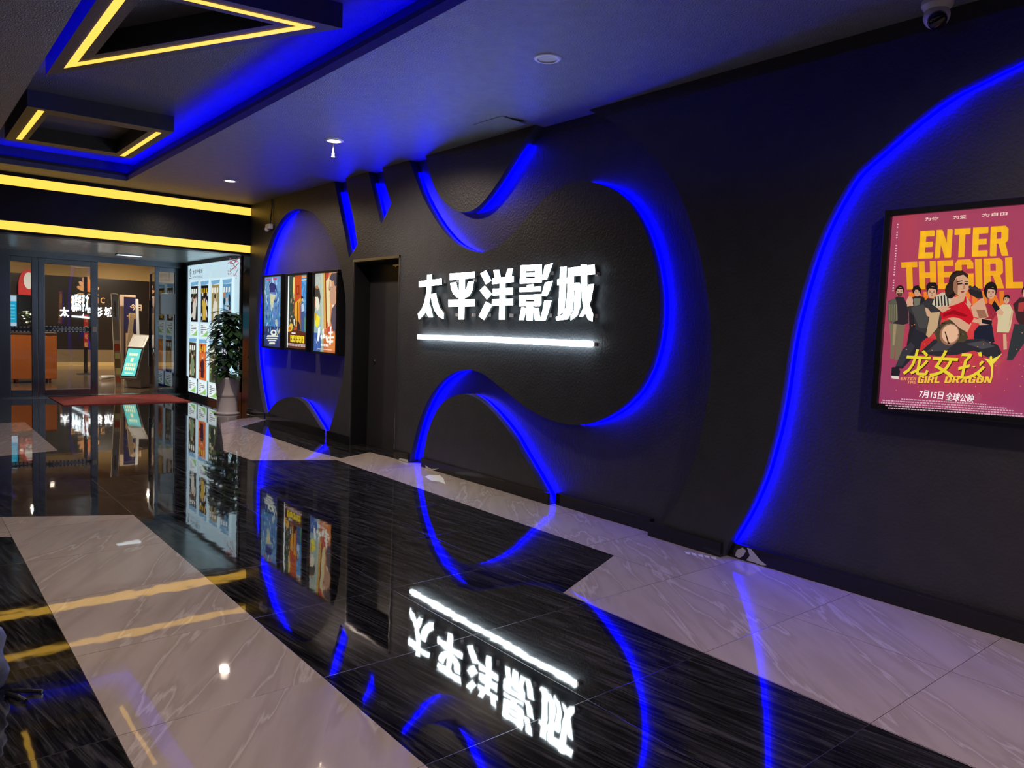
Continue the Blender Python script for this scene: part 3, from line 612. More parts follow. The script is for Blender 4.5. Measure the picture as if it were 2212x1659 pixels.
pr.poly(Q((642,628),(685,620),(685,627),(642,636)), (50,32,26)); pr.poly(Q((698,624),(725,628),(725,633),(698,631)), (50,32,26))
pr.poly(Q((688,645),(700,645),(706,680),(690,684)), (170,122,96)); pr.poly(Q((672,698),(702,696),(692,708),(676,708)), (140,60,55))
# title
a = c6(255,1295); b = c6(850,1130)
for dx, col, bo in ((.004, (60,20,20), .014), (0, (226,205,50), .014)):
    pr.text('龙女孩', (a[0]+dx, a[1]-dx, b[0]+dx, b[1]-dx), col, bo, .12)
pr.poly(Q((840,1175),(885,1185),(930,1165),(970,1140),(925,1195),(905,1215),(900,1300),(888,1320),(890,1240),(868,1205)), (232,212,70)); E6(888,1172,9,14,(232,212,70))
pr.block('GIRL', Q((362,1356),(522,1352),(530,1306),(374,1304)), (70,20,20)); pr.block('GIRL', Q((362,1352),(520,1350),(530,1304),(374,1300)), (232,190,60))
pr.block('DRAGON', Q((556,1354),(890,1354),(902,1308),(566,1306)), (70,20,20)); pr.block('DRAGON', Q((556,1350),(888,1350),(902,1304),(566,1304)), (232,190,60))
pr.block('ENTER', Q((242,1331),(352,1331),(358,1312),(248,1310)), (225,150,90), .16); pr.block('THE', Q((290,1356),(350,1356),(356,1337),(294,1335)), (225,150,90), .16)
a = c6(372,1455); b = c6(548,1413); pr.text('7月15日', (a[0],a[1],b[0],b[1]), (245,240,240), .015, .1)
a = c6(562,1475); b = c6(768,1432); pr.text('全球公映', (a[0],a[1],b[0],b[1]), (245,240,240), .015, .1)
for ln in range(5):
    x = 100+[150,20,10,40,60][ln]
    while x < 1180-[330,180,130,60,20][ln]:
        wd = rnd.uniform(6, 22); yy = 1452+ln*17+(x-100)*.062; pr.poly(Q((x,yy),(x+wd,yy+wd*.06),(x+wd,yy+8+wd*.06),(x,yy+8)), (205,165,180), pr.k if ln else None); x += wd+5
for k in range(40): E6(rnd.uniform(200,1180), rnd.uniform(900,1430), 4, 3, (235,130,60))
pr.build('artwork', print_mat('backlit_print', .98), t)

# ================================================================== THREE POSTERS IN THE OVAL NICHE
s4 = 190/1576.
X3 = RX-.09
def c4(x, y): p = onx(560+x*s4, 570+y*s4, X3); return (-p[1], p[2])
PB = [((88,1462),(412,1506),(412,222),(94,240)), ((505,1490),(865,1545),(880,198),(512,212)), ((985,1560),(1400,1608),(1420,148),(1000,176))]
LBL = ['narrow backlit blue sea film poster, farthest of three in the oval niche', 'backlit orange and blue film poster in the middle of the oval niche', 'backlit film poster with two facing heads, nearest of three in the oval niche']
def blot(pr, u0, u1, v0, v1, n, pal, rr, seed, elong=2.5):
    r = random.Random(seed); pr.k += 1; k0 = pr.k
    for i in range(n):
        pr.ell((r.uniform(u0,u1), r.uniform(v0,v1)), r.uniform(*rr), r.uniform(*rr)*elong, r.choice(pal), 8, r.uniform(-.5,.5), k0+i%6)
    pr.k = k0+6
for i, q4 in enumerate(PB):
    C = [c4(*p) for p in q4]; u0 = (C[0][0]+C[3][0])/2; u1 = (C[1][0]+C[2][0])/2; v0 = (C[0][1]+C[1][1])/2; v1 = (C[2][1]+C[3][1])/2
    t = thing('film_poster', LBL[i], 'poster', (RX, -(u0+u1)/2, v0), 'framed posters in the oval niche')
    ya, yb = -u1, -u0
    frame_box(MB(), ya-.03, yb+.03, v0-.03, v1+.03, X3-.03, RX, .032).build('frame', M_blk, t, bevel=.004)
    MB().box((X3+.003, ya-.01, v0-.01),(RX-.002, yb+.01, v1+.01)).build('backing', M_blk, t)
    pr = Print((X3, 0, 0), (0,-1,0), (-1,0,0)); W_ = u1-u0; H_ = v1-v0
    UV = lambda a, b: (u0+a*W_, v0+b*H_)
    PL = lambda *p: [UV(*x) for x in p]
    r = random.Random(30+i)
    if i == 0:
        pr.grid((u0,v0),(u1,v1), 10, 24, lambda a, b: tuple(int(v+r.uniform(-14,14)) for v in ((60+50*b, 110+40*b, 165+30*b) if b > .3 else (50, 62, 110))))
        blot(pr, u0+.03*W_, u1-.03*W_, v0+.2*H_, v1-.05*H_, 90, [(150,190,215),(90,150,200),(40,70,130),(190,215,225),(50,110,170)], (.006,.02), 5, 2.6)
        pr.ell(UV(.38,.86), .1*W_, .06*H_, (40,45,100)); pr.ell(UV(.52,.85), .13*W_, .05*H_, (40,45,100)); pr.poly(PL((.3,.78),(.6,.78),(.55,.9),(.4,.92)), (50,55,115))
        pr.poly(PL((.3,.76),(.65,.74),(.55,.66),(.5,.58),(.42,.52),(.36,.6)), (200,200,170)); pr.ell(UV(.44,.665), .05*W_, .02*H_, (225,205,150)); pr.ell(UV(.42,.56), .05*W_, .05*H_, (175,195,180))
        pr.poly(PL((.7,.14),(.98,.34),(.98,.26),(.8,.18)), (190,180,150)); pr.poly(PL((.62,.38),(.8,.28),(.74,.4)), (170,185,170))
        pr.ell(UV(.56,.2), .17*W_, .045*H_, (225,230,215)); pr.ell(UV(.57,.205), .08*W_, .02*H_, (45,60,100))
        for a, b, c, d in ((.18,.83,.135,.165),(.14,.78,.105,.13),(.24,.72,.075,.1),(.3,.66,.03,.065)): pr.poly(PL((a,b*0+c),(b,c+.01),(b-.03,d),(a+.05,d-.005)), (225,228,215))
        for a in (.12,.24,.5,.6): pr.poly(PL((a,.955),(a+.1,.955),(a+.1,.975),(a,.975)), (215,60,90))
    elif i == 1:
        pr.grid((u0,v0),(u1,v1), 12, 24, lambda a, b: tuple(int(max(0,v)+r.uniform(0,14)) for v in ((50,70,60) if a < .3 else ((165,75,30) if a < .65 else (70,130,180 if b > .5 else 100)))))
        pr.poly(PL((.0,0),(.055,0),(.055,1),(.0,1)), (250,255,255))
        pr.poly(PL((.35,.98),(.66,.98),(.66,.7),(.36,.62)), (190,78,35)); pr.poly(PL((.43,.73),(.58,.74),(.57,.87),(.42,.86)), (150,52,28)); pr.poly(PL((.47,.76),(.54,.77),(.53,.84),(.46,.84)), (190,80,40))
        pr.poly(PL((.36,.62),(.66,.7),(.62,.3),(.36,.3)), (225,165,60)); pr.poly(PL((.48,.64),(.52,.65),(.54,.3),(.49,.3)), (120,70,30)); pr.poly(PL((.56,.62),(.64,.66),(.62,.36),(.57,.34)), (205,110,45))
        pr.poly(PL((.27,.98),(.34,.98),(.33,.65),(.25,.78)), (235,205,120))
        blot(pr, u0+.12*W_, u0+.33*W_, v0+.35*H_, v0+.8*H_, 26, [(45,30,28),(200,160,130),(70,45,35),(140,80,50)], (.008,.018), 8, 1.6)
        blot(pr, u0+.68*W_, u0+.98*W_, v0+.45*H_, v0+.93*H_, 30, [(90,160,215),(60,120,190),(150,205,235),(50,90,150)], (.008,.02), 9, 2.4)
        pr.ell(UV(.73,.69), .06*W_, .025*H_, (35,32,45)); pr.ell(UV(.745,.665), .045*W_, .022*H_, (215,180,150)); pr.poly(PL((.66,.6),(.8,.64),(.86,.5),(.84,.3),(.92,.2),(.72,.18),(.68,.4)), (70,90,140)); pr.poly(PL((.7,.6),(.79,.62),(.85,.52),(.72,.5)), (185,205,225))
        pr.poly(PL((.3,.42),(.4,.45),(.46,.36),(.42,.28),(.3,.3)), (60,60,60)); pr.poly(PL((.33,.4),(.4,.41),(.4,.3),(.35,.33)), (220,215,205)); pr.poly(PL((.5,.38),(.62,.36),(.7,.26),(.52,.25)), (50,40,50))
        pr.poly(PL((.06,.28),(.2,.35),(.32,.32),(.24,.22),(.06,.2)), (220,180,60)); pr.ell(UV(.16,.27), .07*W_, .02*H_, (190,90,40))
        pr.grid
        pr.poly(PL((.06,0),(1,0),(1,.22),(.5,.26),(.06,.22)), (90,45,30)); pr.text('电影', (u0+.7*W_, v0+.955*H_, u0+.96*W_, v0+.99*H_), (235,160,50), .04)
        pr.poly(PL((.7,.925),(.98,.925),(.98,.94),(.7,.94)), (235,235,235)); pr.poly(PL((.25,.2),(.45,.2),(.45,.215),(.25,.215)), (235,235,235))
        for a in range(5): pr.poly(PL((.2+a*.14,.09),(.31+a*.14,.08),(.32+a*.14,.175),(.19+a*.14,.18)), (240,215,50)); pr.poly(PL((.22+a*.14,.12),(.28+a*.14,.115),(.28+a*.14,.13),(.22+a*.14,.135)), (110,60,20)); pr.poly(PL((.24+a*.14,.09),(.255+a*.14,.09),(.26+a*.14,.165),(.245+a*.14,.165)), (110,60,20))
        for a in range(16): pr.poly(PL((.08+a*.057,.03),(.11+a*.057,.03),(.11+a*.057,.05),(.08+a*.057,.05)), (215,200,200)); pr.poly(PL((.08+a*.057,.055),(.12+a*.057,.055),(.12+a*.057,.066),(.08+a*.057,.066)), (215,200,200))
    else:
        def cc(a, b):
            if a < .3: return (150+30*b, 185, 175)
            if a < .42: return (165, 175, 150)
            return (215, 150, 95) if b > .3 else (195, 110, 60)
        pr.grid((u0,v0),(u1,v1), 12, 24, lambda a, b: tuple(int(v+r.uniform(-8,8)) for v in cc(a, b)))
        pr.poly(PL((.26,1),(.33,1),(.4,.4),(.44,.2),(.33,.3)), (190,200,175)); pr.poly(PL((.35,1),(.42,1),(.5,.3),(.44,.35)), (225,165,70)); pr.poly(PL((.42,1),(.46,1),(.56,.3),(.52,.3)), (120,60,35)); pr.poly(PL((.46,1),(.6,1),(.55,.85),(.48,.84)), (190,70,55))
        pr.poly(PL((.48,.9),(.62,.95),(.68,.5),(.66,.25),(.56,.35)), (228,215,165)); pr.poly(PL((.54,.42),(.66,.3),(.7,.18),(.58,.2)), (215,110,80))
        # left head
        pr.poly(PL((.0,.83),(.1,.85),(.2,.8),(.26,.7),(.22,.6),(.06,.66),(0,.72)), (72,66,60)); pr.poly(PL((.0,.82),(.1,.85),(.18,.81),(.1,.8)), (175,120,80))
        pr.poly(PL((.02,.7),(.14,.7),(.2,.66),(.22,.58),(.14,.52),(.07,.56),(.03,.6)), (222,222,200)); pr.poly(PL((.0,.68),(.04,.68),(.03,.56),(0,.55)), (190,120,90))
        pr.poly(PL((.06,.55),(.14,.52),(.12,.46),(.02,.5)), (205,190,165)); pr.poly(PL((0,.5),(.14,.53),(.26,.44),(.36,.2),(.3,0),(0,0)), (150,180,185))
        # right head
        pr.poly(PL((.62,.93),(.72,.99),(1,.99),(1,.78),(.86,.82),(.8,.9),(.7,.88)), (80,72,82))
        pr.poly(PL((.63,.92),(.72,.88),(.84,.84),(.9,.82),(.94,.84),(.97,.78),(.92,.68),(.86,.58),(.74,.6),(.69,.66),(.65,.7),(.66,.76),(.6,.79)), (196,150,125)); pr.poly(PL((.64,.78),(.69,.79),(.69,.8),(.64,.8)), (60,40,35)); pr.poly(PL((.66,.83),(.72,.82),(.72,.9),(.64,.92)), (222,190,160))
        pr.ell(UV(.92,.79), .05*W_, .045*H_, (215,160,130)); pr.ell(UV(.92,.79), .03*W_, .028*H_, (165,110,90))
        pr.poly(PL((.78,.6),(.9,.6),(.86,.54),(.76,.54)), (238,225,195)); pr.poly(PL((.76,.55),(.92,.62),(1,.8),(1,.12),(.9,.2),(.8,.3),(.72,.4)), (92,78,92)); pr.poly(PL((.58,.3),(.7,.34),(.8,.3),(.72,.2),(.6,.18)), (200,75,70))
        pr.poly(PL((0,.24),(.3,.24),(.34,.05),(.3,0),(0,0)), (70,100,165)); blot(pr, u0+.02*W_, u0+.24*W_, v0+.02*H_, v0+.22*H_, 22, [(50,75,150),(110,140,200),(220,220,225),(60,90,170)], (.006,.014), 6, 2)
        pr.poly(PL((.02,.5),(.1,.48),(.26,.44),(.24,.35),(.14,.3),(.06,.34)), (238,225,60)); pr.poly(PL((.02,.5),(.12,.49),(.1,.4),(.05,.4)), (215,170,50))
        pr.poly(PL((.62,.22),(.9,.28),(1,.08),(1,.02),(.6,.03)), (215,130,70))
        # brush title
        for st in (((.2,.3),(.28,.32),(.28,.22),(.22,.13),(.16,.14),(.18,.22)), ((.3,.2),(.36,.22),(.4,.18),(.34,.15)), ((.38,.28),(.46,.3),(.44,.23),(.52,.22),(.5,.18),(.42,.17)), ((.52,.2),(.6,.22),(.66,.12),(.58,.13)), ((.66,.26),(.84,.27),(.84,.245),(.66,.235)), ((.72,.33),(.77,.33),(.76,.1),(.7,.1)), ((.64,.2),(.88,.21),(.88,.185),(.64,.175)), ((.66,.15),(.86,.16),(.85,.13),(.66,.125))): pr.poly(PL(*st), (245,248,240))
        for a in range(5): pr.poly(PL((.34+a*.07,.075),(.39+a*.07,.075),(.39+a*.07,.105),(.34+a*.07,.105)), (235,240,240))
        for a in range(14): pr.poly(PL((.2+a*.045,.03),(.23+a*.045,.03),(.23+a*.045,.042),(.2+a*.045,.042)), (225,225,225))
    pr.build('artwork', print_mat('backlit_print_bright', 1.0), t)

# ================================================================== LIGHTBOX IN THE ENTRANCE
LX = VX-.045
sL = 140/1161.
def cl_(x, y): p = onx(400+x*sL, 540+y*sL, LX); return (-p[1], p[2])
lz0, lz1 = .36, 2.425; ly0, ly1 = 11.93, 14.62
t = thing('poster_lightbox', 'wall-sized pale blue lightbox with two rows of small film posters', 'lightbox', (VX, 13.3, 0))
frame_box(MB(), ly0-.09, ly1+.07, lz0-.05, lz1+.045, LX-.02, VX, .06).build('frame', M_dsteel, t, bevel=.004)
MB().box((LX+.003, ly0, lz0),(VX-.001, ly1, lz1)).build('housing', M_blk, t)
MB().box((LX+.01, ly0-.09, .0),(VX-.001, ly1+.07, lz0-.05)).build('base_panel', mat('dark_vestibule_panel'), t)
pr = Print((LX,0,0),(0,-1,0),(-1,0,0)); r = random.Random(3)
U0, U1 = -ly1, -ly0
pr.grid((U0,lz0),(U1,lz1), 14, 14, lambda a, b: tuple(int(v+r.uniform(-3,3)) for v in (200-16*(1-b)*(a), 230-4*(1-b), 242)))
def P8(*p): return [cl_(*x) for x in p]
nC = 4; cards = []
top = [(150,285,580,1090,500), (345,480,555,1090,490), (548,690,545,1095,480), (768,920,530,1100,470)]
pals = [[(20,20,24),(60,90,40),(210,205,195),(120,60,40)], [(14,14,20),(40,36,30),(205,170,60),(225,225,230)], [(150,140,95),(170,160,110),(225,220,205),(215,165,60)], [(90,150,190),(30,45,60),(160,195,215),(200,120,60)], [(60,45,30),(190,150,80),(120,140,110),(200,190,170)], [(220,110,50),(240,180,80),(60,30,50),(190,60,40)], [(70,90,60),(150,160,90),(40,50,40),(220,210,190)], [(40,60,110),(120,160,200),(20,30,60),(215,215,220)]]
du = .385
for row in range(2):
    for c in range(4):
        a = U0+.19+c*(U1-U0-.34)/4; b = a+.40; hv = .70; vt = 2.03-row*1.02-.0
        va = vt-hv*.92; 
        pr.poly([(a-.05,va-.27),(b+.05,va-.27),(b+.05,vt+.11),(a-.05,vt+.11)], (214,240,250))
        pr.poly([(a-.0,vt+.0),(b-.0,vt+.02),(b+.02,vt+.08),(a-.03,vt+.07)], (120,175,215))
        pal = pals[row*4+c]; pr.poly([(a,va),(b,va),(b,vt),(a,vt)], pal[0])
        blot(pr, a+.05, b-.05, va+.06, vt-.08, 26, pal, (.015,.05), row*10+c, 1.7)
        pr.poly([(a+.12,va+.04),(a+.27,va+.04),(a+.3,va+.3),(a+.2,va+.42),(a+.1,va+.3)], pal[2]); pr.ell((a+.2,va+.42), .05, .055, (215,180,150)); pr.ell((a+.2,va+.45), .052, .04, pal[0] if c != 2 else (60,50,40))
        for g in range(3): pr.poly([(a+.03+g*.12,vt-.14),(a+.1+g*.12,vt-.13),(a+.1+g*.12,vt-.05),(a+.04+g*.12,vt-.05)], (240,240,235) if c != 1 else (225,180,50))
        pr.poly([(a,va-.25),(b,va-.25),(b,va-.03),(a,va-.03)], (235,248,250))
        pr.poly([(a,va-.25),(b,va-.25),(b,va-.13),(a+.3,va-.18),(a+.15,va-.23)], (150,205,120))
        for g in range(5): pr.poly([(a+.03,va-.07-g*.032),(a+.03+.12+.18*(g in (1,2)),va-.07-g*.032),(a+.03+.12+.18*(g in (1,2)),va-.058-g*.032),(a+.03,va-.058-g*.032)], (90,100,110))
# heading emblem and lettering
pr.ell((U0+.30, 2.27), .05, .075, (70,75,85)); pr.ell((U0+.30, 2.26), .03, .05, (200,225,235)); pr.ell((U0+.30,2.26), .012, .035, (70,75,85)); pr.poly([(U0+.22,2.165),(U0+.38,2.165),(U0+.38,2.18),(U0+.22,2.18)], (70,75,85))
pr.text('太平洋影城', (U0+.42, 2.23, U0+1.0, 2.32), (95,100,110), .02); pr.text('PACIFIC CINEPLEX', (U0+.42, 2.165, U0+1.0, 2.20), (105,110,120), .01)
# plum branches
for (a, b) in (((1030,140),(980,180)),((980,180),(930,250)),((980,180),(890,200)),((1025,230),(950,310)),((950,310),(860,390)),((1020,330),(950,470)),((930,250),(860,230))):
    p, q_ = cl_(*a), cl_(*b); d = Vector((q_[0]-p[0], q_[1]-p[1])).normalized(); nrm = (-d.y*.008, d.x*.008)
    pr.poly([(p[0]+nrm[0],p[1]+nrm[1]),(q_[0]+nrm[0],q_[1]+nrm[1]),(q_[0]-nrm[0],q_[1]-nrm[1]),(p[0]-nrm[0],p[1]-nrm[1])], (120,80,85))
    for k in range(6): pr.ell((q_[0]+r.uniform(-.08,.08), q_[1]+r.uniform(-.04,.04)), .018, .014, (190,120,140), 6)
pr.build('poster_sheet', print_mat('backlit_sheet', .92), t)
pb = Print((LX+.008,0,0),(0,-1,0),(-1,0,0)); pb.text('太平洋影城欢迎您', (-14.2, .14, -12.2, .26), (120,130,140), .01); pb.build('base_lettering', print_mat('plain_print', 0), t)
t = thing('ceiling_lamp', 'flat white ceiling lamp over the red mat in the entrance vestibule', 'ceiling light', (3.1, 13.9, 2.47))
MB().box((2.9,13.8,2.452),(3.3,14.0,2.469)).build('lamp_housing', M_white, t, bevel=.004)
MB().box((2.92,13.82,2.449),(3.28,13.98,2.4515)).build('lamp_diffuser', mat('cool_white_diffuser', (.8,.8,.8), .5, emit=(.8,.93,1.), power=1.5), t)

# ================================================================== POTTED PLANT
pxp, pyp = 3.985, 11.66
t = thing('potted_plant', 'tall leafy green plant in a white flared pot beside the entrance lightbox', 'plant', (pxp, pyp, 0))
MB().lathe((pxp,pyp,0), [(.001,0),(.185,0),(.19,.02),(.155,.03),(.15,.04),(.152,.25),(.153,.27),(.158,.275),(.158,.31),(.156,.315),(.165,.42),(.19,.54),(.198,.565),(.19,.57),(.18,.55),(.17,.53),(.001,.52)], 40).build('pot', mat('glazed_white_pot', (.62,.58,.62), .25, bump=.01), t, smooth=True)
MB().lathe((pxp,pyp,0), [(.001,.535),(.175,.535)], 24, close=False).build('soil', mat('potting_soil', (.03,.02,.015), .9, bump=.5), t)
rr = random.Random(11); st = MB(); lf = MB()
st.tube([(pxp,pyp,.53),(pxp+.01,pyp,1.45)], .022, 8)
def leaf(mb, p, d, L, wd):
    d = d.normalized(); s_ = d.cross(Vector((0,0,1))); s_ = s_.normalized() if s_.length > .05 else Vector((1,0,0)); nrm = s_.cross(d)
    V = []; n = 7
    for i in range(n):
        a = i/(n-1); ww = wd*[.25,.85,1.,.9,.66,.34,.0][i]; c = Vector(p)+d*L*a-Vector((0,0,1))*L*.38*a*a
        V += [c-s_*ww-nrm*(-.18*ww), c, c+s_*ww-nrm*(-.18*ww)]
    F = []
    for i in range(n-1):
        F += [(3*i,3*i+1,3*i+4,3*i+3),(3*i+1,3*i+2,3*i+5,3*i+4)]
    mb.add(V, F)
for i in range(250):
    a = rr.uniform(0, 2*math.pi); hh = rr.random()**.8; z = .56+hh*1.0
    R_m = .25*(1-.5*hh)*rr.uniform(.35, 1.05); base = Vector((min(4.08, pxp+math.cos(a)*R_m), pyp+math.sin(a)*R_m, z))
    st.tube([(pxp, pyp, z-.10), tuple((Vector((pxp,pyp,z-.1))+base)/2+Vector((0,0,.05))), tuple(base)], .0035, 5, False)
    dx_ = math.cos(a); leaf(lf, base, Vector((dx_ if dx_ < 0 else dx_*.35, math.sin(a), rr.uniform(-.5,.35))), rr.uniform(.13,.2) if dx_ < .2 else .12, rr.uniform(.045,.07))
for a, z in ((2.7,1.62),(2.0,1.6),(4.2,1.58),(1.5,1.68)): leaf(lf, Vector((pxp,pyp,z-.04)), Vector((math.cos(a),math.sin(a),.5)), .2, .055)
st.build('stems', mat('plant_stem', (.05,.07,.02), .6), t)
lf.build('foliage', mat('dark_green_leaf', (.035,.085,.03), .3, bump=.1, scale=15, var=.5), t, smooth=True, fix=False)

# ================================================================== ENTRANCE DOORS (y = 15)
DY = 15.0
def xat(px, py=700, y=DY): return ony(px, py, y)[0]
def zat(px, py, y=DY): return ony(px, py, y)[2]
ZT = 2.37
struct(MB().box((1.0,DY-.06,ZT),(VX,DY+.1,2.48)).build('trim_8', M_dsteel))
struct(MB().box((.95,DY-.08,0),(xat(18),DY+.08,ZT)).build('wall_front', M_dsteel))
def film_decal(parent, x0, x1, z, y):
    p = Print((0,y,0),(1,0,0),(0,-1,0))
    p.poly([(x0,z-.05),(x1,z-.05),(x1,z+.05),(x0,z+.05)], (60,60,66)); n = int((x1-x0)/.055)
    p.k += 1; k = p.k
    for i in range(n):
        a = x0+.012+i*(x1-x0-.02)/n
        for zz in (z+.028, z-.046): p.poly([(a,zz),(a+.034,zz),(a+.034,zz+.018),(a,zz+.018)], (225,228,235), k)
    if x1-x0 > .5: p.text('太平洋影城欢迎您的光临', (x0+.1, z-.02, x1-.08, z+.02), (220,222,230), .01)
    p.build('film_strip_decal', print_mat('plain_print', 0), parent)
def glass_door(n, px0, px1, st0, st1, label=None):
    x0, x1 = xat(px0), xat(px1); d = thing('door_%d' % n, None, None, ((x0+x1)/2, DY, 0)); struct(d)
    MB().box((x0,DY-.03,.0),(x0+st0,DY+.03,ZT)).box((x1-st1,DY-.03,0),(x1,DY+.03,ZT)).box((x0+st0,DY-.03,ZT-.09),(x1-st1,DY+.03,ZT)).box((x0+st0,DY-.03,0.02),(x1-st1,DY+.03,.13)).build('door_frame', M_dsteel, d, bevel=.005)
    MB().box((x0+st0,DY-.005,.13),(x1-st1,DY+.005,ZT-.09)).build('glass_pane', M_glass, d)
    film_decal(d, x0+st0, x1-st1, zat((px0+px1)/2, 711), DY-.0065); return d
glass_door(1, 15, 81.5, .05, .09)
d2 = glass_door(2, 82, 211, .1, .11)
MB().box((xat(199),DY-.04,zat(203,717)),(xat(208),DY-.03,zat(203,706))).build('lock_plate', mat('cream_plastic', (.6,.55,.4), .4), d2)
# opened leaf, swung into the lobby
hx = xat(340); d3 = thing('door_3', None, None, (hx, DY+.05, 0)); struct(d3)
e2 = onz(313,834); ang = math.atan2(e2[1]-(DY+.05), e2[0]-hx); Ld = .93
def od(a0, a1, t0, t1, z0, z1, mb):
    u = Vector((math.cos(ang), math.sin(ang), 0)); v = Vector((-math.sin(ang), math.cos(ang), 0)); o_ = Vector((hx, DY+.05, 0))
    V = [o_+u*a+v*b+Vector((0,0,z)) for z in (z0,z1) for a, b in ((a0,t0),(a1,t0),(a1,t1),(a0,t1))]
    return mb.add(V, [(0,3,2,1),(4,5,6,7),(0,1,5,4),(1,2,6,5),(2,3,7,6),(3,0,4,7)])
m_ = MB(); od(0,.1,-.025,.025,.02,ZT,m_); od(Ld-.09,Ld,-.025,.025,.02,ZT,m_); od(.1,Ld-.09,-.025,.025,ZT-.1,ZT,m_); od(.1,Ld-.09,-.025,.025,.02,.13,m_); m_.build('door_frame', M_steel, d3, bevel=.004)
m_ = MB(); od(.1,Ld-.09,-.005,.005,.13,ZT-.1,m_); m_.build('glass_pane', M_glass, d3)
m_ = MB(); od(.42,.46,.055,.085,.5,1.75,m_); od(.42,.46,.02,.06,.6,.63,m_); od(.42,.46,.02,.06,1.62,1.65,m_); m_.build('pull_handle', M_blk, d3)
# sidelight
w1 = thing('window_1', None, None, (xat(360), DY, 0)); struct(w1)
x0, x1 = xat(334), xat(379)
MB().box((x0,DY-.03,0),(xat(342),DY+.03,ZT)).box((x1-.02,DY-.03,0),(x1+.0,DY+.03,ZT)).box((xat(342),DY-.03,ZT-.08),(x1-.02,DY+.03,ZT)).box((xat(342),DY-.03,0.02),(x1-.02,DY+.03,.12)).build('window_frame', M_dsteel, w1, bevel=.004)
MB().box((xat(342),DY-.005,.12),(x1-.02,DY+.005,ZT-.08)).build('glass_pane', M_glass, w1)
struct(MB().box((x1,DY-.05,0),(VX,DY+.06,ZT)).build('trim_9', mat('black_column_panel', (.012,.014,.018), .15)))
ps = Print((0,DY-.045,0),(1,0,0),(0,-1,0))
t = thing('notice_board', 'rounded white board fixed on the glass beside the open door', 'board', (xat(361), DY+.07, zat(361,660)))
zz0, zz1 = zat(361,679), zat(361,634)
MB().box((xat(345),DY-.06,zz0),(xat(377),DY-.032,zz1)).build('white_board', mat('pale_grey_board', (.5,.55,.6), .4, emit=(.6,.7,.8), power=.0), t, bevel=.01)
# red ribbed mat
mt = MB(); mx0, mx1, my0, my1 = 2.07, 4.0, 13.5, 14.86
mt.box((mx0,my0,.001),(mx1,my1,.008))
for i in range(34):
    y = my0+.02+i*(my1-my0-.04)/33; mt.box((mx0+.01,y-.010,.008),(mx1-.01,y+.010,.014))
tag(mt.build('door_mat', mat('red_ribbed_carpet', (.48,.07,.06), .85, bump=.4, scale=60, var=.25)), 'red ribbed door mat lying in front of the glass entrance', 'mat')

# ================================================================== LOBBY BEYOND THE GLASS
BY = 23.8
M_brn = mat('brown_lobby_panel', (.022,.014,.010), .3, bump=.02, var=.1); M_tan = mat('tan_lobby_panel', (.62,.42,.16), .5, bump=.02, var=.08); M_tan2 = mat('dull_tan_wainscot', (.22,.15,.08), .45, bump=.02)
def lz(py): return ony(150, py, BY)[2]
za = lz(755); zb = lz(597); zc_ = lz(782)
lob = struct(MB().box((-1,BY,za),(8,BY+.1,zb)).build('wall_front', M_brn))
struct(MB().box((-1,BY,zb),(8,BY+.12,3.3)).build('wall_front', M_tan))
struct(MB().box((-1,BY-.03,lz(782)),(8,BY,za)).build('trim_10', M_tan2)); struct(MB().box((-1,BY-.04,0),(8,BY,lz(782))).build('trim_11', M_tan))
struct(MB().box((-1,15.1,3.2),(8,BY,3.26)).build('ceiling', mat('lobby_ceiling_paint', (.4,.32,.22), .6)))
struct(MB().box((-1.1,15.1,0),(-1,BY,3.3)).build('wall_left', M_tan2)); struct(MB().box((6.6,15.1,0),(6.7,BY,3.3)).build('wall_right', M_brn))
struct(MB().box((-1,15.1,2.45),(8,15.2,3.3)).box((VX+.1,15.1,0),(8,15.2,3.3)).build('wall_back', M_wall))
for i, (lx, ly) in enumerate(((1.5,17.2),(4.6,17.2),(2.6,20.5),(5.2,20.8))):
    t = thing('ceiling_panel_light', ['warm square ceiling light inside the lobby above the orange counter','warm square ceiling light inside the lobby above the ticket machine','warm square ceiling light in the middle of the lobby','warm square ceiling light at the far right of the lobby'][i], 'ceiling light', (lx,ly,3.2), 'square lights in the lobby ceiling')
    MB().box((lx-.11,ly-.11,3.185),(lx+.11,ly+.11,3.199)).build('diffuser', mat('warm_diffuser', (.8,.7,.6), .5, emit=(1.,.82,.6), power=900.), t); frame_=MB().box((lx-.13,ly-.13,3.18),(lx-.11,ly+.13,3.2)).box((lx+.11,ly-.13,3.18),(lx+.13,ly+.13,3.2)).box((lx-.11,ly-.13,3.18),(lx+.11,ly-.11,3.2)).box((lx-.11,ly+.11,3.18),(lx+.11,ly+.13,3.2)).build('frame', M_white, t)
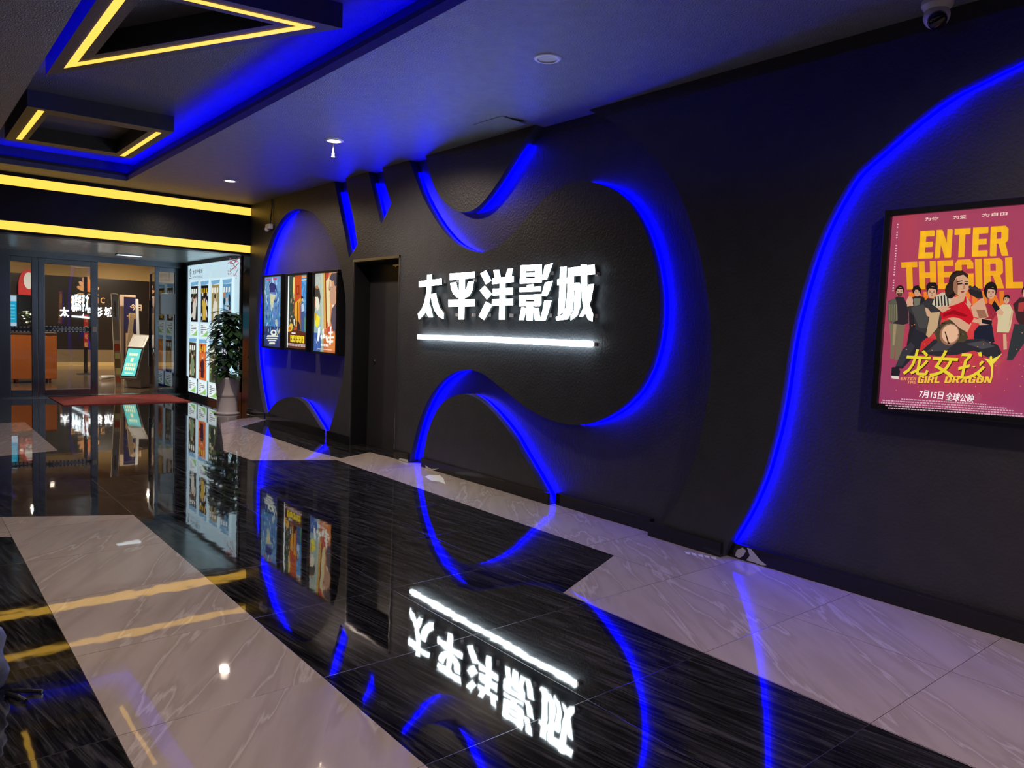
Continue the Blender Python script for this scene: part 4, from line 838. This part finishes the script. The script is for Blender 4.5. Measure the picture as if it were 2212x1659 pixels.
# white characters on the lobby wall
def lobby_text(s, x0p, x1p, yt, yb, y, m, labels, name, cat, group, bold=.02, dp=.02):
    n = len(s)
    for i, ch in enumerate(s):
        V, F = text_geo(ch, bold)
        if not len(V): continue
        a = ony(x0p+(x1p-x0p)*(i+.08)/n, yb, y); b = ony(x0p+(x1p-x0p)*(i+.92)/n, yt, y); mm = V.max(0); k = len(V)
        if ch == 'I': cxm = (a[0]+b[0])/2; wd = (b[0]-a[0])*.12; a[0] = cxm-wd; b[0] = cxm+wd
        P3 = [Vector((a[0]+p[0]/mm[0]*(b[0]-a[0]), y, a[2]+p[1]/mm[1]*(b[2]-a[2]))) for p in V]
        o = MB().add(P3, F).build(name, m, fix=False); so = o.modifiers.new('s', 'SOLIDIFY'); so.thickness = dp; so.offset = 1
        tag(o, labels[i], cat, group)
lobby_text('太平洋影城', 127, 247, 664, 684, BY-.02, mat('white_lit_lobby', (.8,.8,.8), .4, emit=(.95,.98,1.), power=3.5),
   ['leftmost small white glowing character on the lobby wall behind the glass door','second small white glowing character on the lobby wall behind the glass door','third small white glowing character on the lobby wall, beside the red hanging banner','fourth small white glowing character on the lobby wall, right of the door stile','rightmost small white glowing character on the lobby wall, beside the leaning board'], 'wall_letter', 'illuminated letter', 'white glowing characters in the lobby', .03)
GOLD = mat('gold_lettering', (.8,.42,.15), .35, .3, emit=(1.,.5,.2), power=.35)
lobby_text('PACIFIC', 152, 227, 643, 655, BY-.02, GOLD, ['small orange letter %s of the name on the lobby wall' % k for k in ('P','A','C after the A','I before the F','F','I after the F','C at the end')], 'wall_letter', 'letter', 'orange name letters on the lobby wall', .01)
ec = ony(190, 634, BY); t = thing('wall_emblem', 'orange shell-shaped emblem above the orange lettering on the lobby wall', 'emblem', (ec[0], BY, ec[2]))
mb = MB(); s1 = ony(212, 634, BY)[0]-ec[0]; hE = ony(190,600,BY)[2]-ec[2]
for k in range(7):
    a = math.radians(20+k*23.3); L_ = hE*(.75+.25*math.sin(a)); c = (ec[0]+math.cos(a)*s1*.55, ec[2]+.05+math.sin(a)*L_*.55)
    pts = [(c[0]+math.cos(a)*math.cos(u)*L_*.42-math.sin(a)*math.sin(u)*.06, c[1]+math.sin(a)*math.cos(u)*L_*.42+math.cos(a)*math.sin(u)*.06) for u in [2*math.pi*j/14 for j in range(14)]]
    mb.prism(pts, lambda p: Vector((p[0], BY-.03, p[1])), lambda p: Vector((p[0], BY-.002, p[1])))
mb.build('shell_petals', GOLD, t); MB().box((ec[0]-s1,BY-.03,ec[2]-.04),(ec[0]+s1,BY-.002,ec[2]-.005)).build('shell_base', GOLD, t)
# orange counter
CY = 18.0
def cp(px, py, y=CY): p = ony(px, py, y); return p[0], p[2]
x0, zt = cp(22,717); x1, _ = cp(123,717)
t = thing('counter', 'bright orange counter standing in the lobby behind the left glass doors', 'counter', ((x0+x1)/2, CY+.3, 0))
MB().box((x0,CY,.08),(x1,CY+.6,zt-.03)).build('counter_body', mat('orange_laminate', (.42,.11,.015), .4, var=.05, bump=.01), t, bevel=.01)
MB().box((x0-.01,CY-.01,zt-.03),(x1+.01,CY+.61,zt)).build('counter_top', mat('dark_laminate', (.1,.06,.04), .3), t)
for k in range(4):
    xx = x0+.12+(x1-x0-.24)*(k%2); yy = CY+.08+.44*(k//2); MB().tube([(xx-.02,yy,.04),(xx+.02,yy,.04)], .04, 14).build('caster', mat('red_wheel', (.5,.05,.03), .5), t)
sx0, sz0 = cp(20,706,17.7); sx1, sz1 = cp(43.5,636,17.7)
t = thing('display_screen', 'upright screen showing a bright blue notice on the orange counter', 'screen', ((sx0+sx1)/2, CY+.12, zt))
MB().box((sx0,CY+.08,zt+.02),(sx1,CY+.12,sz1)).build('screen_case', M_blk, t, bevel=.005); MB().box(((sx0+sx1)/2-.1,CY+.06,zt),((sx0+sx1)/2+.1,CY+.2,zt+.02)).build('foot', M_blk, t)
p = Print((0,CY+.079,0),(1,0,0),(0,-1,0)); hS = sz1-zt; p.poly([(sx0+.02,zt+.04),(sx1-.02,zt+.04),(sx1-.02,sz1-.02),(sx0+.02,sz1-.02)], (185,215,240)); p.poly([(sx0+.02,zt+.25*hS),(sx1-.02,zt+.25*hS),(sx1-.02,zt+.82*hS),(sx0+.02,zt+.82*hS)], (30,170,215))
for k in range(5): p.poly([(sx0+.05,zt+(.34+.09*k)*hS),(sx1-.05,zt+(.34+.09*k)*hS),(sx1-.05,zt+(.37+.09*k)*hS),(sx0+.05,zt+(.37+.09*k)*hS)], (110,210,235))
p.build('screen_image', print_mat('screen_glow', 1.1), t)
gx, gz = cp(58,700,18.3)
t = thing('potted_plant', 'small bushy green plant standing on the orange counter', 'plant', (gx, 18.35, zt))
MB().lathe((gx,18.35,zt), [(.001,0),(.07,0),(.09,.12),(.08,.12),(.001,.11)], 20).build('pot', M_blk, t); l2 = MB(); rr = random.Random(5)
for k in range(70):
    a = rr.uniform(0,6.28); h_ = rr.uniform(.1,.42); leaf(l2, Vector((gx+math.cos(a)*.07, 18.35+math.sin(a)*.07, zt+h_)), Vector((math.cos(a),math.sin(a),rr.uniform(0,.8))), rr.uniform(.1,.18), .03)
l2.build('foliage', mat('dark_green_leaf'), t, smooth=True, fix=False)
# rounded red sign, plain
rx, rz = cp(62,608,BY-.4); rx0, _ = cp(40,608,BY-.4)
t = thing('wall_sign', 'red rounded sign with a plain white patch high in the lobby, behind the left door', 'sign', (rx, BY-.3, rz-.6))
hw = (rx-rx0)
MB().prism([(rx+hw*math.cos(a), rz-.1+.42*math.sin(a)) for a in [math.pi*k/16 for k in range(17)]]+[(rx-hw,rz-.36),(rx+hw,rz-.36)], lambda p: Vector((p[0],BY-.4,p[1])), lambda p: Vector((p[0],BY-.3,p[1]))).build('red_panel', mat('red_sign_panel', (.6,.02,.02), .4, emit=(.7,.03,.03), power=.35), t)
MB().prism([(rx+hw*.5*math.cos(a), rz+.02+.22*math.sin(a)) for a in [2*math.pi*k/20 for k in range(20)]], lambda p: Vector((p[0],BY-.42,p[1])), lambda p: Vector((p[0],BY-.4,p[1]))).build('white_patch', mat('white_sign_panel', (.8,.8,.78), .4, emit=(.9,.9,.85), power=.4), t)
MB().box((rx-hw*1.2,BY-.35,0),(rx+hw*1.3,BY-.05,rz-.36)).build('dark_column', mat('black_column_panel'), t)
# red banner on its black post
PY_ = 20.6; px_, _ = (ony(185,808,PY_)[0], 0); 
t = thing('banner_post', 'slim black post with a narrow red banner of yellow characters in the lobby', 'post', (px_, PY_, 0))
zT = ony(185,598,PY_)[2]
MB().lathe((px_,PY_,0), [(.001,0),(.2,0),(.2,.015),(.03,.03),(.001,.03)], 28).build('round_base', M_blk, t); MB().box((px_-.035,PY_-.03,.03),(px_+.035,PY_+.03,zT)).build('post', M_blk, t)
z0, z1 = ony(187,750,PY_)[2], ony(187,679,PY_)[2]
bn = MB().box((px_-.045,PY_-.06,z0),(px_+.05,PY_-.04,z1)).build('red_banner', mat('red_banner_cloth', (.55,.015,.02), .7), t)
p = Print((0,PY_-.062,0),(1,0,0),(0,-1,0))
for k, ch in enumerate('欢迎光临'): p.text(ch, (px_-.03, z1-.19-k*.2, px_+.035, z1-.07-k*.2), (240,200,120), .03)
p.build('banner_characters', print_mat('plain_print', 0), bn)
# ticket machine
kc = onz(290,839); kx, ky = kc[0]+.12, kc[1]+.25; kr = math.radians(-56)
t = thing('ticket_machine', 'grey self-service ticket machine with a slanted turquoise screen', 'ticket machine', (kx, ky, 0))
Mk = Matrix.Rotation(kr, 4, 'Z')
def K3(a, x, z): return Vector((kx,ky,0))+Mk@Vector((x, a, z))
prof = [(-.14,0),(-.14,.24),(-.22,.17),(-.26,.20),(-.05,.83),(.10,1.07),(.18,1.07),(.2,0)]
MB().prism(prof, lambda p: K3(p[0], -.21, p[1]), lambda p: K3(p[0], .21, p[1])).build('cabinet', mat('grey_machine_metal', (.28,.27,.26), .35, .3, bump=.02), t, bevel=.012)
def kpanel(a0, z0, a1, z1, hw, off):
    n = Vector((-(z1-z0), a1-a0)); n.normalize(); n = (-abs(n[0]), abs(n[1]))
    return [K3(a0+n[0]*off, -hw, z0+n[1]*off), K3(a0+n[0]*off, hw, z0+n[1]*off), K3(a1+n[0]*off, hw, z1+n[1]*off), K3(a1+n[0]*off, -hw, z1+n[1]*off)]
MB().add(kpanel(-.2533,.22,-.0567,.81,.19,.004)+kpanel(-.2533,.22,-.0567,.81,.19,-.01), [(0,1,2,3),(7,6,5,4),(0,4,5,1),(1,5,6,2),(2,6,7,3),(3,7,4,0)]).build('screen_bezel', M_blk, t)
MB().add(kpanel(-.035,.854,.085,1.046,.15,.004)+kpanel(-.035,.854,.085,1.046,.15,-.005), [(0,1,2,3),(7,6,5,4),(0,4,5,1),(1,5,6,2),(2,6,7,3),(3,7,4,0)]).build('ticket_slot_panel', mat('pale_slot_panel', (.4,.42,.45), .3), t)
sc_ = MB().add(kpanel(-.245,.245,-.065,.785,.165,.008), [(0,1,2,3)]).build('screen', mat('turquoise_screen', (.1,.4,.4), .3, emit=(.10,.55,.55), power=1.), t, fix=False)
A_ = kpanel(-.245,.245,-.065,.785,.165,.011); gm = MB()
def kq(u0,v0,u1,v1):
    f = lambda u, v: A_[0]*(1-u)*(1-v)+A_[1]*u*(1-v)+A_[2]*u*v+A_[3]*(1-u)*v
    gm.add([f(u0,v0),f(u1,v0),f(u1,v1),f(u0,v1)], [(0,1,2,3)])
for k in range(4): kq(.2+.16*k,.74,.33+.16*k,.83)
kq(.4,.52,.6,.66)
for j in range(2):
    for k in range(5): kq(.14+.15*k,.2+.15*j,.24+.15*k,.31+.15*j)
kq(.2,.08,.8,.11)
gm.build('screen_graphics', mat('cream_screen_ink', (.6,.6,.4), .3, emit=(.75,.8,.5), power=1.), sc_, fix=False)
# boards and banners leaning behind the open door
def board(name, label, cat, pxb, pxt, pyb, pyt, y, wpx, m, extra=None, depth=.04):
    b0 = ony(pxb, pyb, y); t0 = ony(pxt, pyt, y); wd = (ony(pxb+wpx, pyb, y)[0]-b0[0]); o = thing(name, label, cat, (b0[0], y, 0)); zb_ = 0.
    V = [(b0[0],y,zb_),(b0[0]+wd,y,zb_),(t0[0]+wd,y+.12,t0[2]),(t0[0],y+.12,t0[2])]
    MB().add([Vector(v) for v in V]+[Vector(v)+Vector((0,depth,0)) for v in V], [(0,1,2,3),(7,6,5,4),(0,4,5,1),(1,5,6,2),(2,6,7,3),(3,7,4,0)]).build('board', m, o, bevel=.006)
    return o, V
o, V = board('leaning_board', 'narrow white and tan board standing upright left of the ticket machine', 'board', 249, 243, 829, 634, 16.9, 15, mat('bare_board', (.42,.36,.30), .3))
p = Print((0,16.85,0),(1,0,0),(0,-1,0)); xw0, xw1 = V[3][0], V[2][0]; h0, h1 = V[0][2], V[3][2]
def seg(a, b, c, i0=.12, i1=.88):
    f = lambda t_, u: V[0][0]*(1-t_)+V[3][0]*t_+(V[1][0]-V[0][0])*u
    pts = [(f(a,i0),a),(f(a,i1),a),(f(b,i1),b),(f(b,i0),b)]
    n = len(p.V); p.V += [Vector((q_[0], 16.9+.12*q_[1]-.006, h0+(h1-h0)*q_[1])) for q_ in pts]; p.F.append((n,n+1,n+2,n+3)); p.C.append(lin(c))
seg(.72,.97,(175,195,215)); seg(.75,.92,(150,125,95),.35,.6); seg(.38,.46,(215,95,60)); seg(.46,.5,(235,215,180)); seg(.3,.36,(225,225,150)); seg(.13,.2,(235,230,150)); seg(.04,.11,(210,120,80)); seg(.2,.3,(150,125,90))
p.build('printed_face', print_mat('plain_print', 0), o)
o, V = board('banner_stand', 'dark blue banner stand with pale lettering behind the ticket machine', 'banner', 263, 261, 790, 636, 18.2, 35, mat('tan_banner_frame', (.35,.26,.2), .4))
p = Print((0,18.16,0),(1,0,0),(0,-1,0)); a0, a1 = V[0][0]+.03, V[1][0]-.03; h0, h1 = V[0][2], V[3][2]
p.poly([(a0,h0+.05),(a1,h0+.05),(a1,h1-.05),(a0,h1-.05)], (40,30,42)); p.poly([(a0,h0+.6*(h1-h0)),(a1,h0+.6*(h1-h0)),(a1,h1-.08),(a0,h1-.08)], (34,32,66))
p.text('今日', (a0+.12,h0+.82*(h1-h0),a0+.36,h0+.9*(h1-h0)), (190,165,140), .03); p.text('一起看电影', (a0+.06,h0+.72*(h1-h0),a1-.03,h0+.79*(h1-h0)), (190,145,70), .03); p.poly([(a0+.1,h0+.66*(h1-h0)),(a1-.1,h0+.66*(h1-h0)),(a1-.1,h0+.685*(h1-h0)),(a0+.1,h0+.685*(h1-h0))], (165,150,140))
p.poly([(a0+.04,h0+.2*(h1-h0)),(a0+.2,h0+.2*(h1-h0)),(a0+.2,h0+.56*(h1-h0)),(a0+.04,h0+.56*(h1-h0))], (165,135,100)); p.poly([(a0+.06,h0+.27*(h1-h0)),(a0+.18,h0+.27*(h1-h0)),(a0+.18,h0+.47*(h1-h0)),(a0+.06,h0+.47*(h1-h0))], (110,85,65))
p.build('banner_print', print_mat('plain_print', 0), o)
board('leaning_board', 'pale wooden board leaning sideways against the dark blue banner', 'board', 266, 284, 800, 676, 17.2, 10, mat('pale_wood', (.45,.34,.22), .45, bump=.1, scale=10, var=.2))
board('leaning_board', 'thin white board propped between the banner and the open door', 'board', 299, 296, 800, 646, 17.6, 6, mat('white_board_card', (.5,.52,.56), .4))
wx_, wy_ = onz(250,820)[:2]
tag(MB().tube([(wx_-.35,wy_-.2,.06),(wx_-.1,wy_-.1,.07),(wx_+.3,wy_+.05,.06)], .05, 8, True, .02).build('folded_umbrella', mat('white_nylon', (.5,.5,.52), .5)), 'white folded bundle lying on the floor in front of the leaning board', 'bundle')
# blue bin
bx, by = onz(357,833)[:2]
t = thing('waste_bin', 'blue plastic bin standing behind the glass sidelight', 'bin', (bx, by, 0)); hb = ony(357,798,by)[2]
MB().lathe((bx,by,0), [(.001,0),(.17,0),(.2,hb-.03),(.215,hb-.03),(.215,hb),(.19,hb),(.17,.05),(.001,.04)], 32).build('bin_body', mat('blue_plastic', (.01,.04,.42), .4), t, smooth=False)

# ================================================================== SMALL DAMAGE AND CLUTTER
M_chip = mat('bare_plaster', (.62,.64,.6), .8, bump=.3, scale=80)
def chip_wall(pts, x, label):
    q_ = [tuple(onx(px, py, x)[1:]) for px, py in pts]; q_ = [(a, max(.004, b)) for a, b in q_]
    tag(MB().prism(q_, lambda p: Vector((x-.002, p[0], p[1])), lambda p: Vector((x+.001, p[0], p[1]))).build('chip_patch', M_chip), label, 'paint chip', 'patches of bare plaster low on the wall')
def floor_patch(pts, label, grp=None):
    q_ = [tuple(onz(px, py)[:2]) for px, py in pts]
    tag(MB().prism(q_, lambda p: Vector((p[0], p[1], .0022)), lambda p: Vector((p[0], p[1], .0008))).build('chip_patch', M_chip), label, 'paint chip', grp)
BX = WX+DEP-.05
chip_wall([(1588,1200),(1592,1188),(1604,1183),(1612,1190),(1606,1200),(1597,1206)], BX, 'white chipped patch on the skirting at the foot of the blue curve, nearer the corner')
chip_wall([(1614,1183),(1622,1186),(1634,1200),(1642,1210),(1656,1221),(1645,1221),(1630,1215),(1612,1210),(1620,1200)], BX, 'long branching white chip on the skirting below the poster recess')
chip_wall([(861,996),(864,990),(880,993),(882,1000),(870,1001)], WX-.019, 'white chip on the skirting right of the grey door')
chip_wall([(919,1005),(924,1009),(932,1013),(948,1012),(936,1017),(920,1013)], WX-.019, 'white chip on the skirting at the foot of the small arch panel')
floor_patch([(918,1030),(928,1026),(950,1027),(958,1034),(962,1046),(950,1041),(930,1038)], 'white patch on the pale floor in front of the arch panel')  # plain white patch on the floor, sharing the wall chips' material
for k in range(5):
    floor_patch([(1479+k*14,1192+k*2.6),(1490+k*14,1194+k*2.6),(1491+k*14,1199+k*2.6),(1482+k*14,1196+k*2.6)], 'one of the small white scuffs in a row on the floor by the dark panel', 'row of small white scuffs on the floor')
# crumpled bag at the left edge
bgx, bgy = onz(2,1490)[:2]
t = thing('fabric_bag', 'crumpled blue-grey bag cut off by the left edge of the picture', 'bag', (bgx, bgy, 0))
rr = random.Random(2); prof = []; mb = MB(); n = 22; rows = 12; V = []
for j in range(rows+1):
    hgt = .26*j/rows; rad = .062*(.75+.5*math.sin(math.pi*min(1, .2+.75*j/rows)))*(1 if j < rows else .35)
    for k in range(n):
        a = 2*math.pi*k/n; r_ = rad*(1+.14*math.sin(3*a+j*.8)+.09*math.sin(7*a-j*1.3)+rr.uniform(-.04,.04)); V.append((bgx-.06+r_*math.cos(a), bgy+r_*math.sin(a), .012+hgt))
F = [(j*n+k, j*n+(k+1)%n, (j+1)*n+(k+1)%n, (j+1)*n+k) for j in range(rows) for k in range(n)]+[tuple(range(n))[::-1], tuple(rows*n+k for k in range(n))]
mb.add(V, F).build('bag_body', mat('blue_grey_fabric', (.16,.19,.27), .5, bump=.3, scale=30), t, smooth=True)
MB().tube([(bgx+.01,bgy-.05,.012),(bgx+.05,bgy-.09,.02),(bgx+.09,bgy-.10,.010),(bgx+.12,bgy-.12,.009)], .008, 8).tube([(bgx+.01,bgy-.07,.012),(bgx+.04,bgy-.13,.016),(bgx+.06,bgy-.17,.009)], .008, 8).build('strap', M_blk, t)
